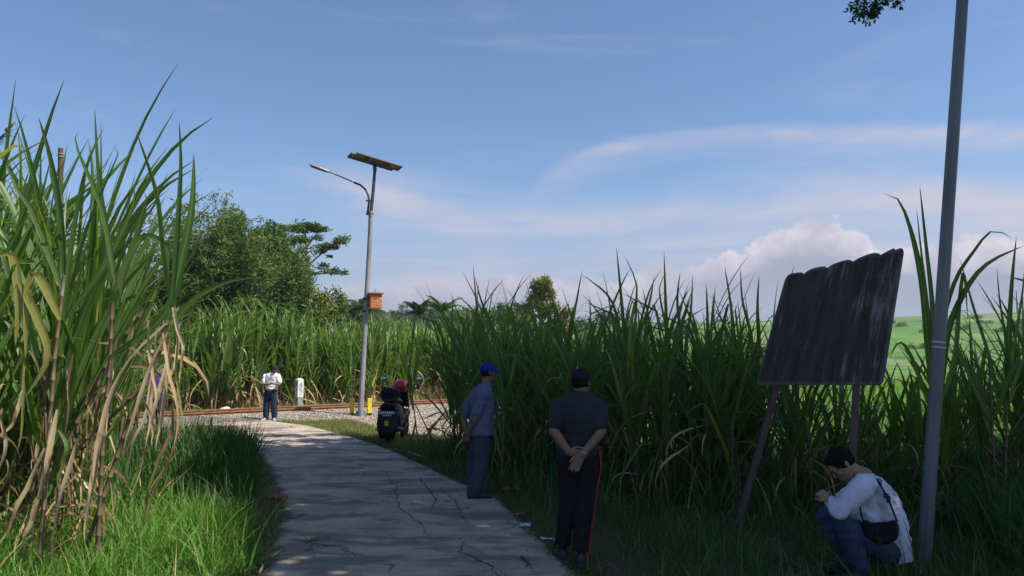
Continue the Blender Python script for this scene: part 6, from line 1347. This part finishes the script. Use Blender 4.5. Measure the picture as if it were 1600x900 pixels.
b = MB(); b.tube([(-.1,.35,.28),(-.26,.30,.02)], .012, 6); b.tube([(-.12,.02,.40),(-.22,-.08,.30),(-.25,-.10,.28)], .012, 6); b.build('side_stand', M_dkmet, t)
b = MB(); b.loft([((0,.62,.45), X*.17, Yv*.05), ((0,.7,.3), X*.16, Yv*.1), ((0,.4,.26), X*.13, Yv*.12)], 12); b.build('footboard', M_pl, t, True)
# helmet hung on the right mirror
hm = t.matrix_world if False else (Matrix.Translation(t.location) @ Matrix.Rotation(R(-9),4,'Z')); hpos = P(626,604,g.y+1.05)
t2 = empty('helmet', hpos, R(-60)); t2.scale = (1.1,1.1,1.1); tag(t2, label='red open face helmet hung on the motorcycle\'s right mirror', cat='helmet')
M_hr = mat('red_helmet', (.45,.025,.04), (.38,.02,.03), 8, .25); b = MB(); nu_, nv_ = 28, 16; V = []; Fc = []
for j in range(nv_+1):
    ph = R(-48+138*j/nv_)
    for k in range(nu_): a = 2*math.pi*k/nu_; V.append((.135*math.cos(a)*math.cos(ph), .155*math.sin(a)*math.cos(ph), .145*math.sin(ph)))
for j in range(nv_):
    for k in range(nu_):
        a = 360*(k+.5)/nu_; ph = -48+138*(j+.5)/nv_
        if 40 < a < 140 and ph < 22: continue
        k2 = (k+1)%nu_; Fc.append((j*nu_+k, j*nu_+k2, (j+1)*nu_+k2, (j+1)*nu_+k))
b.add(V, Fc); o = b.build('shell', M_hr, t2, True); so = o.modifiers.new('s', 'SOLIDIFY'); so.thickness = .018
b = MB(); b.ball((0,-.005,0), (.115,.13,.125), None, 16, 10, -35, 90); b.build('lining', M_black, t2, True)
b = MB(); V = []; 
for j in range(5):
    for k in range(13): a = R(35+110*k/12); z = -.02+.11*j/4; V.append((.150*math.cos(a), .172*math.sin(a), z))
b.add(V, [(j*13+k, j*13+k+1, (j+1)*13+k+1, (j+1)*13+k) for j in range(4) for k in range(12)]); M_vis = mat('smoked_visor', (.05,.045,.045), None, 8, .15); b.build('visor', M_vis, t2, True)

# ================================================================ LITTER
M_paper = mat('paper', (.62,.66,.78), (.5,.53,.62), 20, .8); M_bleaf = mat('brown_leaf', (.22,.12,.06), (.14,.08,.04), 20, .8); M_rleaf = mat('red_brown_leaf', (.34,.11,.06), (.24,.09,.05), 20, .8)
def crumple(px, py, w_, m, name, lab, cat, h=.02, asp=.7, rot=0):
    g = G(px, py, .04); n = 6; V = []
    for i in range(n+1):
        for j in range(n+1):
            x, y = (i/n-.5)*w_, (j/n-.5)*w_*asp; k = 1+.35*noise.noise((i*.9+px, j*.9, 0)); V.append((x*k, y*k, h*.4+h*(.5+noise.noise((i*.7+px, j*.7, 4))*1.6)))
    o = link(name, np_mesh(name, V, [(i*(n+1)+j, (i+1)*(n+1)+j, (i+1)*(n+1)+j+1, i*(n+1)+j+1) for i in range(n) for j in range(n)]), m); o.location = (g.x, g.y, pz(g.x, g.y)+.003); o.rotation_euler = (0,0,rot)
    so = o.modifiers.new('s', 'SOLIDIFY'); so.thickness = .002; return tag(o, lab, cat)
crumple(820,823,.11,M_paper,'crumpled_paper','crumpled bluish white paper on the path edge between the two standing men','litter',.03,.8,.6)
crumple(858,843,.14,M_paper,'paper_scrap','flat white scrap beside the left shoe of the dark shirted man','litter',.012,.35,.1)
crumple(812,806,.10,M_bleaf,'dead_leaf','brown curled leaf just above the crumpled paper','leaf',.03,.6,.3)
crumple(798,770,.22,M_bleaf,'dead_leaf','pile like brown dead leaf by the shoes of the blue capped man','leaf',.05,.5,.2)
crumple(432,781,.22,M_rleaf,'dead_leaf','reddish dead leaf on the left path edge','leaf',.05,.6,.2)
crumple(483,859,.06,M_bleaf,'dead_leaf','small yellow brown leaf on the near left part of the path','leaf',.01,.6,.9)
def twig(a, b, r, m, lab, name='stick'):
    A, B_ = G(*a,.055), G(*b,.055); mid = A.lerp(B_,.5)+Vector((.01,.02,.006)); bb = MB(); o0 = A.copy(); bb.tube([A-o0, mid-o0, B_-o0], [r,r*.9,r*.5], 6); o = bb.build(name, m, None, True); o.location = o0; return tag(o, lab, 'stick')
twig((476,846),(502,839),.010,M_bark,'grey brown stick lying on the path, near its left side'); twig((445,785),(475,777),.008,M_dry,'pale stalk lying across the left path edge by the reddish leaf'); twig((405,895),(409,880),.012,M_dry,'short pale stick at the bottom left corner of the path')
twig((424,870),(440,859),.008,M_dry,'thin pale stick pointing away on the near left path edge'); twig((636,706),(664,716),.014,M_dry,'pale stick in the shaded grass below the half dry cane, right of the motorcycle'); twig((816,870),(832,889),.010,M_bark,'dark crooked stick on the path left of the dark shirted man\'s shoes'); twig((600,702),(633,703),.012,M_dry,'pale stalk on the verge just below the motorcycle')
tag(blades('path_leaf_litter', PATH, 900, .015,.05, .006,.018, M_dry_s, 1.5, .2, [], 2, z=.045), 'scattered bits of dry leaf on the concrete path', 'leaf litter', kind='stuff')
tag(stones('path_grit', PATH, 1500, .003, .010, M_stone, z0=.045), 'small grit and pebbles on the concrete path', 'grit', kind='stuff')

# ================================================================ HAZE
hm_ = bpy.data.materials.new('haze'); hm_.use_nodes = True; ht = NT(hm_.node_tree); ht.n.clear()
ho = ht.node('ShaderNodeOutputMaterial'); hv = ht.node('ShaderNodeVolumePrincipled'); hv.inputs['Density'].default_value = .0003
hv.inputs['Color'].default_value = (.80,.87,1,1); hv.inputs['Anisotropy'].default_value = .3; ht.l.new(hv.outputs[0], ho.inputs['Volume'])
hb_ = MB(); hb_.box((0,0,19), (5400,5400,44)); hz = hb_.build('haze', hm_); tag(hz, kind='stuff')
